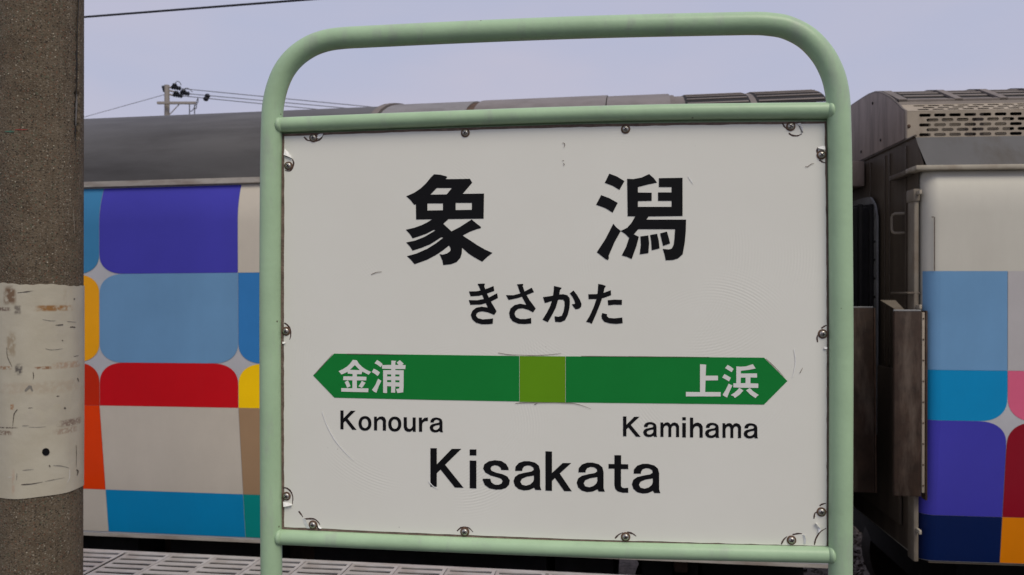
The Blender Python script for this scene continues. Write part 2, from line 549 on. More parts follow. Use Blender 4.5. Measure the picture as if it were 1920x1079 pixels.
# film patches, column by column
c0 = LCAR.xz(187, 640)[0]
c1 = LCAR.xz(447, 640)[0]
cw = c1 - c0
rows = [zt - 0.003, z_at(LCAR, 320, 513), z_at(LCAR, 320, 681), z_at(LCAR, 320, 763), z_at(LCAR, 320, 922.5, 0.055), zb + 0.012]
sh = LCAR.hit(187, 640, 1, 0).x
G = 0.0012
plan = {
    -1: [('blue2', ('BR',)), ('orange', ('TR', 'BR')), ('brick', ('TR',)), ('vermilion', ()), ('cream', ())],
    0: [('purple', ('BL',)), ('sky', ('TL', 'BL', 'BR')), ('red', ('TL', 'TR')), ('cream', ()), ('cyan', ())],
    1: [('cream', ()), ('blue', ('BL',)), ('yellow', ('TL',)), ('tan', ()), ('teal', ())],
}
fallback = [[('grey', ()), ('amber', ()), ('sky', ()), ('navy', ()), ('pink', ())], [('teal', ()), ('cream', ()), ('crimson', ()), ('yellow', ()), ('grey', ())],
            [('sky', ()), ('purple', ()), ('cream', ()), ('red', ()), ('blue', ())], [('orange', ()), ('grey', ()), ('cyan', ()), ('cream', ()), ('purple', ())]]
ci = -9
while c0 + ci * cw < xe - 0.1:
    xa = max(c0 + ci * cw + G, xs + 0.07)
    xb = min(c0 + (ci + 1) * cw - G, xe - 0.07)
    colr = plan.get(ci, fallback[ci % 4])
    for r_, (cn, rd) in enumerate(colr):
        if xb - xa > 0.05:
            blockout('colour_panel', FILM[cn], lc, LP, xa, xb, rows[r_ + 1] + G * 0.5, rows[r_] - G * 0.5, rd, rz=0.125 if r_ != 2 else 0.13)
    ci += 1
# gutter along the cantrail
box('gutter', xs, xe - 0.02, 0.030, 0.30, zt + 0.002, zg1, M['gutter'], lc, bevel=0.006)
box('gutter_lip', xs, xe - 0.02, 0.022, 0.027, zt + 0.006, zg1 + 0.004, M['gutter'], lc)
# arched roof
def arch(xa, xb, y0, y1, zbase, rise, p, mat, name, parent, off=0.0, nseg=28, t0=0.0, t1=1.0, nx_=2, endround=0.0):
    V, F = [], []
    yc = (y0 + y1) / 2; hw = (y1 - y0) / 2
    steps = nx_ if endround == 0 else 8
    cols = []
    xs_list = [(xa, 0.0)] + [(xb, 0.0)]
    if endround:
        xs_list = [(xa, 0.0)] + [(xb - endround + endround * math.sin(math.pi / 2 * k / 8), 1 - math.cos(math.pi / 2 * k / 8)) for k in range(9)]
    for (x, sk) in xs_list:
        for k in range(nseg + 1):
            t = t0 + (t1 - t0) * k / nseg
            a = math.pi * t
            y = yc - hw * (1 + off * 0) * math.copysign(abs(math.cos(a)) ** 0.95, math.cos(a))
            z = zbase + rise * (max(math.sin(a), 0.0) ** p) + off - sk * rise * 0.55 * math.sin(a)
            V.append((x, y, z))
    m_ = nseg + 1
    for j in range(len(xs_list) - 1):
        for k in range(nseg):
            F.append((j * m_ + k, (j + 1) * m_ + k, (j + 1) * m_ + k + 1, j * m_ + k + 1))
    F.append(tuple(range(m_)))
    F.append(tuple((len(xs_list) - 1) * m_ + k for k in range(m_))[::-1])
    bm = bmesh.new()
    vv = [bm.verts.new(v) for v in V]
    for f in F:
        bm.faces.new([vv[i] for i in f])
    return from_bm(name, bm, mat, parent, angle=38)
ROOF_RISE, ROOF_P = 0.655, 0.72
def crown_x(px):
    return LCAR.hit(px, 195, 2, zg1 + ROOF_RISE - 0.06).x
lroof = arch(xs, crown_x(750), 0.07, DEPTH - 0.07, zg1 - 0.015, ROOF_RISE, ROOF_P, M['roof_grey'], 'roof', lc)
# equipment covers along the crown, seen over the sign's upper rail
Y0C, ZBC = 0.075, zg1 - 0.010
def cover(pa, pb, mat, off):
    return arch(crown_x(pa), crown_x(pb), Y0C, DEPTH - Y0C, ZBC, ROOF_RISE + off, ROOF_P, mat, 'roof_cover', lc)
cover(752, 904, M['roof_lid'], 0.004)
cover(918, 1142, M['roof_lid_brown'], 0.008)
cover(1143.5, 1248, M['roof_lid_brown'], 0.0)
box('roof_deck', crown_x(750), xe - 0.04, 0.20, DEPTH - 0.2, zg1 - 0.03, zg1 + 0.05, M['under'], lc)
arch(crown_x(736), crown_x(748), Y0C - 0.004, DEPTH - Y0C, ZBC, ROOF_RISE + 0.016, ROOF_P, M['louvre_frame'], 'roof_band', lc)
arch(crown_x(903), crown_x(919), Y0C - 0.004, DEPTH - Y0C, ZBC, ROOF_RISE - 0.006, ROOF_P, M['under_brown'], 'roof_band', lc)
arch(crown_x(1247), crown_x(1256), Y0C - 0.004, DEPTH - Y0C, ZBC, ROOF_RISE - 0.012, ROOF_P, M['louvre_frame'], 'roof_band', lc)
VENT = ROOF_RISE - 0.022
lv = arch(crown_x(1255), min(crown_x(1530), xe - 0.03), Y0C, DEPTH - Y0C, ZBC, VENT, ROOF_P, M['louvre_frame'], 'roof_vent', lc, endround=0.14)

def louvre(parent, x0, x1, yz, mat_f, mat_s):
    """Long slats over a dark bed, set along a run of (y, z) stations on the crown."""
    for k, (y, z, tilt) in enumerate(yz):
        Mx = Matrix.Translation((0, y, z)) @ Matrix.Rotation(tilt, 4, 'X')
        box('vent_slat', x0, x1, -0.012, 0.012, -0.003, 0.004, mat_s, parent, bevel=0.003, M=Mx)
def crown_pt(y):
    yc_ = DEPTH / 2; hw = yc_ - Y0C
    c = min(1, max(-1, (yc_ - y) / hw)); c = math.copysign(abs(c) ** (1 / 0.95), c)
    return ZBC + VENT * math.sqrt(max(0, 1 - c * c)) ** ROOF_P
for (pa, pb) in ((1272, 1374), (1384, 1490)):
    xa, xb = crown_x(pa), crown_x(pb)
    st = []
    for k in range(9):
        y = 0.30 + 0.085 * k
        z = crown_pt(y) ; dz = crown_pt(y + 0.01) - z
        st.append((y, z + 0.004, math.atan2(dz, 0.01)))
    # dark bed under the slats
    V, F = [], []
    for k in range(14):
        y = 0.255 + 0.06 * k
        V += [(xa, y, crown_pt(y) + 0.002), (xb, y, crown_pt(y) + 0.002)]
    for k in range(13):
        F.append((2 * k, 2 * k + 1, 2 * k + 3, 2 * k + 2))
    mesh('vent_bed', V, F, M['bellows'], lv)
    louvre(lv, xa + 0.01, xb - 0.01, st, None, M['louvre_frame'])

# under the left coach: tanks, cases, bogie
def underframe(fr, parent, zb, x_list, wheels):
    for (xa, xb, ya, yb, h, mt) in x_list:
        box('underfloor_case', xa, xb, ya, yb, zb - h, zb - 0.03, M[mt], parent, bevel=0.012)
    for wx in wheels:
        for wy in (0.92, 1.98):
            bm = bmesh.new()
            bmesh.ops.create_cone(bm, cap_ends=True, segments=40, radius1=0.43, radius2=0.41, depth=0.13, matrix=Matrix.Translation((wx, wy, zb - 0.95 + 0.43)) @ Matrix.Rotation(R(90), 4, 'X'))
            from_bm('wheel', bm, M['wheel'], parent, angle=40)
        box('axle_box', wx - 0.12, wx + 0.12, 0.50, 0.80, zb - 0.62, zb - 0.34, M['under_brown'], parent, bevel=0.02)
xo = LCAR.xz
ul = [(xs + 0.4, xs + 5.0, 0.35, 2.5, 0.62, 'under'),
      (c0 - 1.2, c0 + 0.05, 0.32, 2.5, 0.66, 'under'), (c0 + 0.09, c0 + 0.28, 0.55, 0.9, 0.30, 'under_brown'),
      (c0 + 0.25, c1 + 0.10, 0.36, 2.5, 0.68, 'under'), (c1 + 0.12, c1 + 0.36, 0.45, 0.8, 0.24, 'under_brown'), (c1 + 0.34, c1 + 1.85, 0.33, 2.5, 0.66, 'under')]
x115 = xo(1150, 1060, 0.3)[0]; x120 = xo(1203, 1060, 0.3)[0]
ul += [(c1 + 1.9, x115, 0.34, 2.5, 0.70, 'under'), (x120, xo(1262, 1060, 0.3)[0], 0.38, 2.5, 0.7, 'under'),
       (xo(1264, 1060, 0.3)[0], xo(1290, 1060, 0.3)[0], 0.30, 0.6, 0.16, 'under_brown'), (xo(1294, 1060, .3)[0], xo(1312, 1060, .3)[0], 0.42, 0.8, 0.5, 'under'),
       (xo(1318, 1060, .4)[0], xe - 0.15, 0.50, 2.4, 0.55, 'under')]
underframe(LCAR, lc, zb, ul, (xe - 0.75, xe - 2.85, xs + 2.0))
box('sill', xs + 0.03, xe - 0.03, TAPER - 0.004, DEPTH - TAPER, zb - 0.020, zb - 0.002, M['gutter'], lc)

# ------------------------------------------------------------------ right coach
rc = tag(empty('train_car', RCAR.M), 'patchwork train car at the right edge showing its dirty brown end', 'train car', 'cars of the patchwork train')
rzb = z_at(RCAR, 1800, 1054, TAPER)
rzw = z_at(RCAR, 1800, 792)
rzt = z_at(RCAR, 1800, 321, 0.05)
rzg = z_at(RCAR, 1800, 309, 0.0)
RP = Side(RCAR, rzb, rzw, rzt)
rx0 = RCAR.hit(1737, 640, 1, 0.03).x - 0.012
rx1 = rx0 + 12.0
V, F = coach_shell(RCAR, rc, RP, rx0, rx1, DEPTH, 0.075, None)
o = mesh('body', V, F, M['cream'], rc, smooth=True)
o.data.set_sharp_from_angle(angle=R(40))
# end sheet in its own streaked finish, a few mm proud of the shell
def prof_sheet(name, x, ya, yb, za, zc, mat, parent, t=0.004):
    return box(name, x - t, x, ya, yb, za, zc, mat, parent)
rdz = RCAR.hit(1719, 258, 0, rx0)
deck_z = RCAR.hit(1719, 258, 1, 0.16).z      # flat roof deck height at the shoulder's top edge
y_sh = 0.16
# wrap of film round the corner: patches start a little round the corner
rr = 0.075
def wrap_block(name, mat, z0, z1, x1, rd=()):
    o = blockout(name, mat, rc, RP, rx0 + rr, x1, z0, z1, rd, rx=0.15, rz=0.13)
    # the corner return as its own curved strip of the same patch
    zl = [z0] + [z for z in (rzw,) if z0 < z < z1] + [z1]
    V, F = [], []
    for z in zl:
        for k in range(7):
            a = R(270 - 75 * k / 6)
            rl = rr + 0.0025
            V.append((rx0 + rr + rl * math.cos(a), RP.y(z) + rr + rl * math.sin(a), z))
    for j in range(len(zl) - 1):
        for k in range(6):
            F.append((j * 7 + k + 1, j * 7 + k, (j + 1) * 7 + k, (j + 1) * 7 + k + 1))
    mesh('colour_return', V, F, mat, o, smooth=True)
    return o
rcx = RCAR.hit(1889, 640, 1, 0).x
rcw = cw
rrow = [rzt - 0.003, z_at(RCAR, 1810, 508.5), z_at(RCAR, 1810, 694.5), z_at(RCAR, 1810, 789.5), z_at(RCAR, 1810, 968, 0.055), rzb + 0.003]
wrap_block('colour_panel', FILM['sky'], rrow[2] + G * .5, rrow[1] - G * .5, rcx - G)
wrap_block('colour_panel', FILM['cyan'], rrow[3] + G * .5, rrow[2] - G * .5, rcx - G, ('BR',))
wrap_block('colour_panel', FILM['purple'], rrow[4] + G * .5, rrow[3] - G * .5, rcx - G, ('TR',))
wrap_block('colour_panel', FILM['navy'], rrow[5] + G * .5, rrow[4] - G * .5, rcx - G)
rplan = [[('grey', ()), ('pink', ('BL',)), ('crimson', ('TL',)), ('amber', ())]] + [[fallback[k % 4][j] for j in (0, 2, 3, 4)] for k in range(11)]
for ci in range(11):
    for j in range(4):
        cn, rd = rplan[ci][j]
        blockout('colour_panel', FILM[cn], rc, RP, rcx + ci * rcw + G, min(rcx + (ci + 1) * rcw - G, rx1 - 0.08), rrow[j + 2] + G * .5, rrow[j + 1] - G * .5, rd, rx=0.15, rz=0.13)
# pale ground of the star between the rounded patches
blockout('star_ground', M['base_grey'], rc, RP, rcx - 0.2, rcx + 0.2, rrow[3] - 0.16, rrow[3] + 0.16, (), lift=0.0012)
# a door-post seam in the cream corner
sx = RCAR.hit(1752, 440, 1, 0).x
box('corner_seam', sx - 0.002, sx + 0.002, -0.003, 0.0, z_at(RCAR, 1752, 508), z_at(RCAR, 1752, 408), M['slit'], rc)
box('corner_seam', sx - 0.016, sx - 0.002, -0.003, 0.0, z_at(RCAR, 1752, 408), z_at(RCAR, 1752, 406.6), M['slit'], rc)
# gutter with its returned end
box('gutter', rx0 - 0.055, rx1, 0.0, 0.155, rzt + 0.002, rzg, M['drain'], rc, bevel=0.006)
box('gutter_return', rx0 - 0.052, rx0 - 0.010, 0.156, 0.42, rzt - 0.004, rzg - 0.004, M['drain_dark'], rc, bevel=0.005)
# sloped slate-grey shoulder between gutter and roof deck
V = [(rx0 + 0.01, 0.025, rzg + 0.002), (rx1, 0.025, rzg + 0.002), (rx1, y_sh, deck_z), (rx0 - 0.0, y_sh, deck_z), (rx0 + 0.01, DEPTH, rzg + 0.002), (rx1, DEPTH, rzg + 0.002), (rx1, DEPTH - y_sh, deck_z), (rx0, DEPTH - y_sh, deck_z)]
mesh('roof', V, [(0, 1, 2, 3), (3, 2, 6, 7), (7, 6, 5, 4), (1, 5, 6, 2)], M['shoulder'], rc)
# upper end wall (gable) with streaks and a thin rolled top edge
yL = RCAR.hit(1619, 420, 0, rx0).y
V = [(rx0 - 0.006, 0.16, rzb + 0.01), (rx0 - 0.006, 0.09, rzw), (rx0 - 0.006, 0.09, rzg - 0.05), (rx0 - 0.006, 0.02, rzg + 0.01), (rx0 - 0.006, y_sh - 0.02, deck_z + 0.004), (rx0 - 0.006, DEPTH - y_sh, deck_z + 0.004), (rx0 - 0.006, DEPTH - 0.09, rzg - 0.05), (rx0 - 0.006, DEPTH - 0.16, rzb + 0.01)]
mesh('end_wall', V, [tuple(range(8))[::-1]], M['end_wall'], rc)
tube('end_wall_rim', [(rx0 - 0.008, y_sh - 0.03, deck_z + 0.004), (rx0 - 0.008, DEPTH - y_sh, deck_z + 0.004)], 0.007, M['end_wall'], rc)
box('dark_gap_filler', rx0 + 0.002, rx0 + 4.6, 0.30, DEPTH - 0.30, deck_z + 0.002, deck_z + 0.03, M['bellows'], rc)  # added dark filler, keeps sky from showing in the gap under the roof unit
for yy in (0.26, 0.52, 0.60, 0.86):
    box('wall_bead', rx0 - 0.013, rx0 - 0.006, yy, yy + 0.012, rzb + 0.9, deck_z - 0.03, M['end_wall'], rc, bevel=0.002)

# roof equipment shroud: arched end plate, perforated side, louvred crown
XP = rx0 - 0.012
pA = RCAR.hit(1697, 262, 0, XP)
ys = pA.y
zs0 = deck_z + 0.012
yc = DEPTH / 2
arc = [RCAR.hit(px, py, 0, XP) for px, py in ((1694.7, 210.4), (1690.8, 205.5), (1684.5, 197.8), (1675, 189), (1665.6, 182), (1656, 176.7), (1648, 174.2), (1642, 174.6), (1624.6, 181), (1605.7, 193), (1590, 205))]
for k_ in range(1, len(arc)):
    arc[k_].z = max(arc[k_].z, arc[k_ - 1].z + 0.001)
zs1 = arc[0].z
ys = min(ys, arc[0].y)
arc = [p for p in arc if p.y < yc - 0.05]
half = [(ys, zs0), (ys, zs1)] + [(p.y, p.z) for p in arc[1:]]
ZC = half[-1][1] + 0.012
half.append((yc, ZC))
full = half + [(2 * yc - y, z) for y, z in half[-2::-1]]
me = fill2d([full], 0.005)
for v in me.vertices:
    y, z = v.co.x, v.co.z
    v.co = Vector((rx0 - 0.012 + v.co.y, y, z))
sh = link('roof_unit', me, M['hood'], rc)
# rim flange round the end plate
tube('end_rim', [(rx0 - 0.008, y - 0.002, z + 0.002) for y, z in full], 0.008, M['louvre_frame'], sh, seg=8)
for (px, py) in ((1651, 263), (1614.5, 285), (1636, 194)):
    p = RCAR.hit(px, py, 0, rx0 - 0.018)
    bm = bmesh.new()
    bmesh.ops.create_uvsphere(bm, u_segments=10, v_segments=6, radius=0.010, matrix=Matrix.Translation(p) @ Matrix.Diagonal((0.5, 1, 1, 1)))
    from_bm('bolt', bm, M['socket'], sh, smooth=True)
# perforated plates
def stadium(cx, cz, w, h):
    pts = []
    for k in range(7):
        a = R(-90 + 180 * k / 6); pts.append((cx + w / 2 - h / 2 + h / 2 * math.cos(a), cz + h / 2 * math.sin(a)))
    for k in range(7):
        a = R(90 + 180 * k / 6); pts.append((cx - w / 2 + h / 2 + h / 2 * math.cos(a), cz + h / 2 * math.sin(a)))
    return pts[::-1]
xg0 = RCAR.hit(1717, 230, 1, ys).x
pitch_x = abs(RCAR.hit(1861, 230, 1, ys).x - RCAR.hit(1832.5, 230, 1, ys).x)
pitch_z = abs(RCAR.hit(1832, 223, 1, ys).z - RCAR.hit(1832, 232.2, 1, ys).z)
plate_w = 4.6
def perforated(name, z_lo, z_hi, rows_z, y_of, parent, sx=1.0):
    loops = [[(0, z_lo), (plate_w, z_lo), (plate_w, z_hi), (0, z_hi)]]
    for ri, z in enumerate(rows_z):
        ph = 0.0 if ri % 2 == 0 else 0.5
        k = 0
        while (k + ph) * pitch_x + 0.20 + pitch_x * 0.5 < plate_w:
            loops.append(stadium(xg0 - rx0 + 0.055 + (k + ph) * pitch_x, z, pitch_x * 0.79, min(pitch_z * 0.64, 0.02 + 0 * z)))
            k += 1
    me = fill2d(loops, 0.0025)
    for v in me.vertices:
        x, y, z = v.co
        v.co = Vector((rx0 - 0.004 + x, y_of(z) + y, z if not callable(sx) else sx(z)))
    return link(name, me, M['shroud'], parent)
zr = [RCAR.hit(1832, 215 + 9.2 * k, 1, ys).z for k in range(5)]
perforated('perforated_side', zs0 - 0.01, zs1, zr, lambda z: ys, sh)
# sloping perforated strip above it
slant_h = math.hypot(arc[2].y - ys, arc[2].z - zs1)
th = math.atan2(arc[2].y - ys, arc[2].z - zs1)
def sl_y(u): return ys + 0.004 + (u) * math.sin(th)
def sl_z(u): return zs1 + 0.002 + (u) * math.cos(th)
perforated('perforated_slope', 0.0, slant_h, [slant_h * f_ for f_ in (0.2, 0.5, 0.8)], lambda u: sl_y(u), sh, sx=sl_z)
ye, ze = sl_y(slant_h), sl_z(slant_h)
# step and crown
xcol = rx0 - 0.004
V = [(xcol, ye, ze), (xcol + plate_w, ye, ze), (xcol + plate_w, ye + 0.012, ze + 0.022), (xcol, ye + 0.012, ze + 0.022)]
mesh('crown_step', V, [(0, 1, 2, 3)], M['louvre_frame'], sh)
yk, zk = ye + 0.012, ze + 0.022
CR = [(yk, zk)] + [(p.y, p.z) for p in arc[3:]] + [(yc, ZC)]
def crown(y):
    for (a0, b0), (a1, b1) in zip(CR[:-1], CR[1:]):
        if y <= a1:
            return b0 + (b1 - b0) * (y - a0) / max(a1 - a0, 1e-6)
    return ZC
V, F = [], []
for k in range(13):
    y = yk + (yc - yk) * k / 12
    V += [(xcol, y, crown(y)), (xcol + plate_w, y, crown(y))]
for k in range(12):
    F.append((2 * k, 2 * k + 1, 2 * k + 3, 2 * k + 2))
mesh('crown_bed', V, F, M['bellows'], sh)
# crown frame: cross bars between louvre fields, slats within them
pbx = [xcol, RCAR.hit(1712, 185, 2, zk).x, RCAR.hit(1816, 180, 2, zk).x, RCAR.hit(1908, 176, 2, zk).x]
pw = pbx[3] - pbx[2]
while pbx[-1] + pw < xcol + plate_w: pbx.append(pbx[-1] + pw)
def bar_strip(x0, x1, ya, yb, lift, name, mat, n=8):
    bm = bmesh.new()
    top, bot = [], []
    for k in range(n + 1):
        y = ya + (yb - ya) * k / n
        top.append((bm.verts.new((x0, y, crown(y) + lift)), bm.verts.new((x1, y, crown(y) + lift))))
        bot.append((bm.verts.new((x0, y, crown(y) + 0.001)), bm.verts.new((x1, y, crown(y) + 0.001))))
    for k in range(n):
        bm.faces.new((top[k][0], top[k][1], top[k + 1][1], top[k + 1][0]))
        bm.faces.new((bot[k][0], top[k][0], top[k + 1][0], bot[k + 1][0]))
        bm.faces.new((top[k][1], bot[k][1], bot[k + 1][1], top[k + 1][1]))
    bm.faces.new((bot[0][0], bot[0][1], top[0][1], top[0][0]))
    bm.faces.new((bot[n][1], bot[n][0], top[n][0], top[n][1]))
    return from_bm(name, bm, mat, sh)
bar_strip(pbx[0], pbx[1], yk, yc, 0.016, 'crown_bar', M['louvre_frame'])
bar_strip(xcol, xcol + plate_w, yk, yk + 0.03, 0.012, 'crown_edge', M['louvre_frame'], n=3)
for x in pbx[2:]:
    bar_strip(x - 0.022, x + 0.022, yk, yc, 0.016, 'crown_bar', M['louvre_frame'])
for i in range(1, len(pbx) - 1):
    y = yk + 0.06
    while y < yc - 0.1:
        bar_strip(pbx[i] + 0.03, pbx[i + 1] - 0.03, y, y + 0.024, 0.005, 'crown_slat', M['louvre_frame'], n=2)
        y += 0.075 if y < yk + 0.3 else 0.13
# dark innards and pipework behind the holes
V, F = [], []
ins = [(ys + 0.30, deck_z + 0.005), (ys + 0.30, zs1 - 0.03)] + [(max(p.y + 0.05, ys + 0.30), p.z - 0.05) for p in arc[3:]]
for y, z in ins:
    V += [(rx0 + 0.02, y, z), (rx0 + plate_w - 0.05, y, z)]
for k in range(len(ins) - 1):
    F.append((2 * k, 2 * k + 1, 2 * k + 3, 2 * k + 2))
mesh('inner_liner', V, F, M['under'], sh)
box('inner_case', rx0 + 0.16, rx0 + 0.62, ys + 0.10, ys + 0.22, deck_z + 0.01, zs1 - 0.03, M['shroud'], sh)
for k in range(9):
    box('inner_bracket', rx0 + 0.40 + 0.35 * k, rx0 + 0.44 + 0.35 * k, ys + 0.03, ys + 0.07, deck_z + 0.01, zs1 - 0.01, M['louvre_frame'], sh)
p = RCAR.hit(1704, 237, 1, ys - 0.004)
bm = bmesh.new()
bmesh.ops.create_uvsphere(bm, u_segments=12, v_segments=8, radius=0.011, matrix=Matrix.Translation(p) @ Matrix.Diagonal((1, 0.5, 1, 1)))
from_bm('bolt', bm, M['under_brown'], sh, smooth=True)

# gangway: hood, bellows, studded frame strip
def endpt(px, py, dx=0.0):
    return RCAR.hit(px, py, 0, rx0 + dx)
a = endpt(1617, 302, -0.03); b_ = endpt(1617, 350, -0.03)
box('gangway_hood', rx0 - 0.10, rx0 - 0.014, a.y, DEPTH - a.y, b_.z, a.z, M['hood'], rc, bevel=0.01)
q0 = endpt(1646, 380, -0.02); q1 = endpt(1646, 600, -0.02)
gw0 = q0.y; gw1 = DEPTH - q0.y
box('bellows', rx0 - 0.28, rx0 - 0.010, gw0 + 0.05, gw1 - 0.05, rzb + 0.35, q0.z - 0.02, M['bellows'], rc, bevel=0.03)
for k in range(4):
    x = rx0 - 0.05 - 0.065 * k
    box('bellows_fold', x - 0.014, x + 0.014, gw0 + 0.02, gw1 - 0.02, rzb + 0.37, q0.z - 0.005, M['bellows'], rc, bevel=0.01)
strip = catmull([(rx0 - 0.03, gw0, rzb + 0.6), (rx0 - 0.03, gw0, q0.z - 0.25), (rx0 - 0.03, gw0 + 0.01, q0.z - 0.08), (rx0 - 0.03, gw0 + 0.07, q0.z + 0.0), (rx0 - 0.03, gw0 + 0.2, q0.z + 0.03), (rx0 - 0.03, DEPTH / 2, q0.z + 0.03)], 6)
bm = bmesh.new()
for w_, d_ in ((0.024, 0.006),):
    pv = None
    for i, p in enumerate(strip):
        t = (strip[min(i + 1, len(strip) - 1)] - strip[max(i - 1, 0)]).normalized()
        s_ = Vector((1, 0, 0)).cross(t).normalized()
        cur = [bm.verts.new(p + s_ * w_ + Vector((-d_, 0, 0))), bm.verts.new(p - s_ * w_ + Vector((-d_, 0, 0))), bm.verts.new(p - s_ * w_ + Vector((d_, 0, 0))), bm.verts.new(p + s_ * w_ + Vector((d_, 0, 0)))]
        if pv:
            for k in range(4):
                bm.faces.new((pv[k], pv[(k + 1) % 4], cur[(k + 1) % 4], cur[k]))
        pv = cur
strp = from_bm('bellows_frame', bm, M['stud_strip'], rc)
for k in range(11):
    z = rzb + 0.66 + k * (q0.z - 0.25 - rzb - 0.66) / 10
    bm = bmesh.new()
    bmesh.ops.create_uvsphere(bm, u_segments=8, v_segments=5, radius=0.009, matrix=Matrix.Translation((rx0 - 0.037, gw0, z)))
    from_bm('stud', bm, M['socket'], strp, smooth=True)
# the far leg of that frame
box('bellows_frame', rx0 - 0.036, rx0 - 0.024, endpt(1604, 480, -0.03).y - 0.02, endpt(1604, 480, -0.03).y + 0.02, rzb + 0.6, endpt(1604, 440, -0.03).z, M['stud_strip'], rc)

# grab handles on the end wall
for (y0_, y1_, ply) in ((1674, 1699, (402, 438)), (1674, 1706, (550, None))):
    pa = endpt(y0_, ply[0], -0.06); pb = endpt(y1_, ply[0], -0.06)
    x_ = rx0 - 0.065
    if ply[1]:
        pc = endpt(y0_, ply[1], -0.06)
        yb_ = endpt(y1_, ply[0], 0.0).y
        zt_, zl_ = pa.z, pc.z
        f_ = 0.022
        sgn = 1 if yb_ > pa.y else -1
        path = [Vector(q) for q in ((rx0 - 0.008, yb_, zt_), (x_ + 0.008, pa.y + sgn * f_, zt_), (x_ + 0.002, pa.y + sgn * f_ * 0.4, zt_ - f_ * 0.3), (x_, pa.y, zt_ - f_), (x_, pa.y, zl_ + f_), (x_ + 0.002, pa.y + sgn * f_ * 0.4, zl_ + f_ * 0.3), (x_ + 0.008, pa.y + sgn * f_, zl_), (rx0 - 0.008, yb_, zl_))]
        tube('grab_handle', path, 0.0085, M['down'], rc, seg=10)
    else:
        tube('grab_handle', [(rx0 - 0.008, pa.y, pa.z), (x_, pa.y, pa.z), (x_, pb.y, pa.z), (rx0 - 0.008, pb.y, pa.z)], 0.0075, M['drain_dark'], rc, seg=10)
# rain down-pipe standing off the corner
PX_ = rx0 - 0.026
wy = abs(RCAR.hit(1703.5, 500, 0, PX_).y - RCAR.hit(1720.5, 500, 0, PX_).y) / 2
yd = RCAR.hit(1712.5, 480, 0, PX_).y
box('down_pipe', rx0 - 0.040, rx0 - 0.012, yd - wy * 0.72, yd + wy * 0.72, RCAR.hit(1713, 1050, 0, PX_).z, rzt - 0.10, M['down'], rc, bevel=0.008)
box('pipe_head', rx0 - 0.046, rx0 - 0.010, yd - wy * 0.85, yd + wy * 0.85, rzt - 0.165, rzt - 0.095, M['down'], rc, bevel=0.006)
for py in (360, 576, 1000):
    p = RCAR.hit(1725, py, 0, rx0 - 0.03)
    box('pipe_bracket', rx0 - 0.030, rx0 - 0.016, yd - wy * 1.5, yd - wy * 0.7, p.z - 0.012, p.z + 0.012, M['drain'], rc, bevel=0.003)

# rusty guard plates of both coaches facing the platform
def guard(fr, parent, xa, xb, y, za, zc, strip_side):
    g = box('gap_guard', xa, xb, y, y + 0.03, za, zc, M['guard'], parent, bevel=0.006)
    if strip_side:
        box('guard_strip', xb + 0.004, xb + 0.020, y + 0.006, y + 0.036, za + 0.02, zc - 0.005, M['shroud'], g, bevel=0.003)
        box('guard_edge', xb + 0.022, xb + 0.034, y + 0.002, y + 0.06, za - 0.02, zc + 0.004, M['guard'], g, bevel=0.003)
        for k in range(9):
            bm = bmesh.new()
            z = za + 0.06 + (zc - za - 0.1) * k / 8
            bmesh.ops.create_uvsphere(bm, u_segments=8, v_segments=5, radius=0.005, matrix=Matrix.Translation((xb + 0.012, y + 0.006, z)))
            from_bm('rivet', bm, M['under_brown'], g, smooth=True)
    else:
        box('guard_edge', xb + 0.003, xb + 0.012, y + 0.004, y + 0.05, za, zc, M['under_brown'], g, bevel=0.003)
    tube('guard_top', [(xa, y + 0.015, zc + 0.004), (xb, y + 0.015, zc + 0.004)], 0.005, M['stud_strip'], g, seg=8)
    return g
gy = -0.005
ga = RCAR.hit(1677, 584, 1, gy); gb = RCAR.hit(1728, 586, 1, gy); gz = RCAR.hit(1690, 931, 1, gy)
guard(RCAR, rc, ga.x, gb.x, gy, gz.z, ga.z, True)
# slanted bracket above it
V = [(ga.x + 0.02, gy + 0.02, ga.z + 0.005), (gb.x - 0.08, gy + 0.02, ga.z + 0.005), (gb.x - 0.08, gy + 0.16, ga.z + 0.06), (ga.x - 0.02, gy + 0.16, ga.z + 0.06)]
mesh('guard_bracket', V, [(0, 1, 2, 3)], M['drain_dark'], rc)
gyl = 0.42
la = LCAR.hit(1588, 578, 1, gyl); lb = LCAR.hit(1638, 578, 1, gyl); lz = LCAR.hit(1610, 924, 1, gyl)
guard(LCAR, lc, la.x - 0.15, lb.x, gyl, lz.z, la.z, False)
# lower end sheet and coupler, in the dark between the coaches
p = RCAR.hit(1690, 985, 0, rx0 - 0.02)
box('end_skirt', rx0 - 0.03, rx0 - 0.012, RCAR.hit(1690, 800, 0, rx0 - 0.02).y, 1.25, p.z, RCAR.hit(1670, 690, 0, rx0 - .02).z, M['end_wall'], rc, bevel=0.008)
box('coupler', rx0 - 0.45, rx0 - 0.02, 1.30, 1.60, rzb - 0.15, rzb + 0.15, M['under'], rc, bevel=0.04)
pb_ = RCAR.hit(1731, 945, 1, 0.14)
tube('drain_cock', [(pb_.x, 0.13, pb_.z + 0.03), (pb_.x + 0.012, 0.125, pb_.z), (pb_.x + 0.02, 0.13, pb_.z - 0.03)], 0.008, M['brass'], rc, seg=8)
ur = [(rx0 + 0.35, rx0 + 3.4, 0.45, 2.45, 0.45, 'under'), (rx0 + 3.6, rx1 - 0.4, 0.35, 2.5, 0.66, 'under')]
underframe(RCAR, rc, rzb, ur, (rx0 + 0.75, rx0 + 2.85))
box('sill', rx0 + 0.05, rx1 - 0.03, TAPER + 0.006, DEPTH - TAPER, rzb - 0.012, rzb - 0.002, M['drain_dark'], rc)

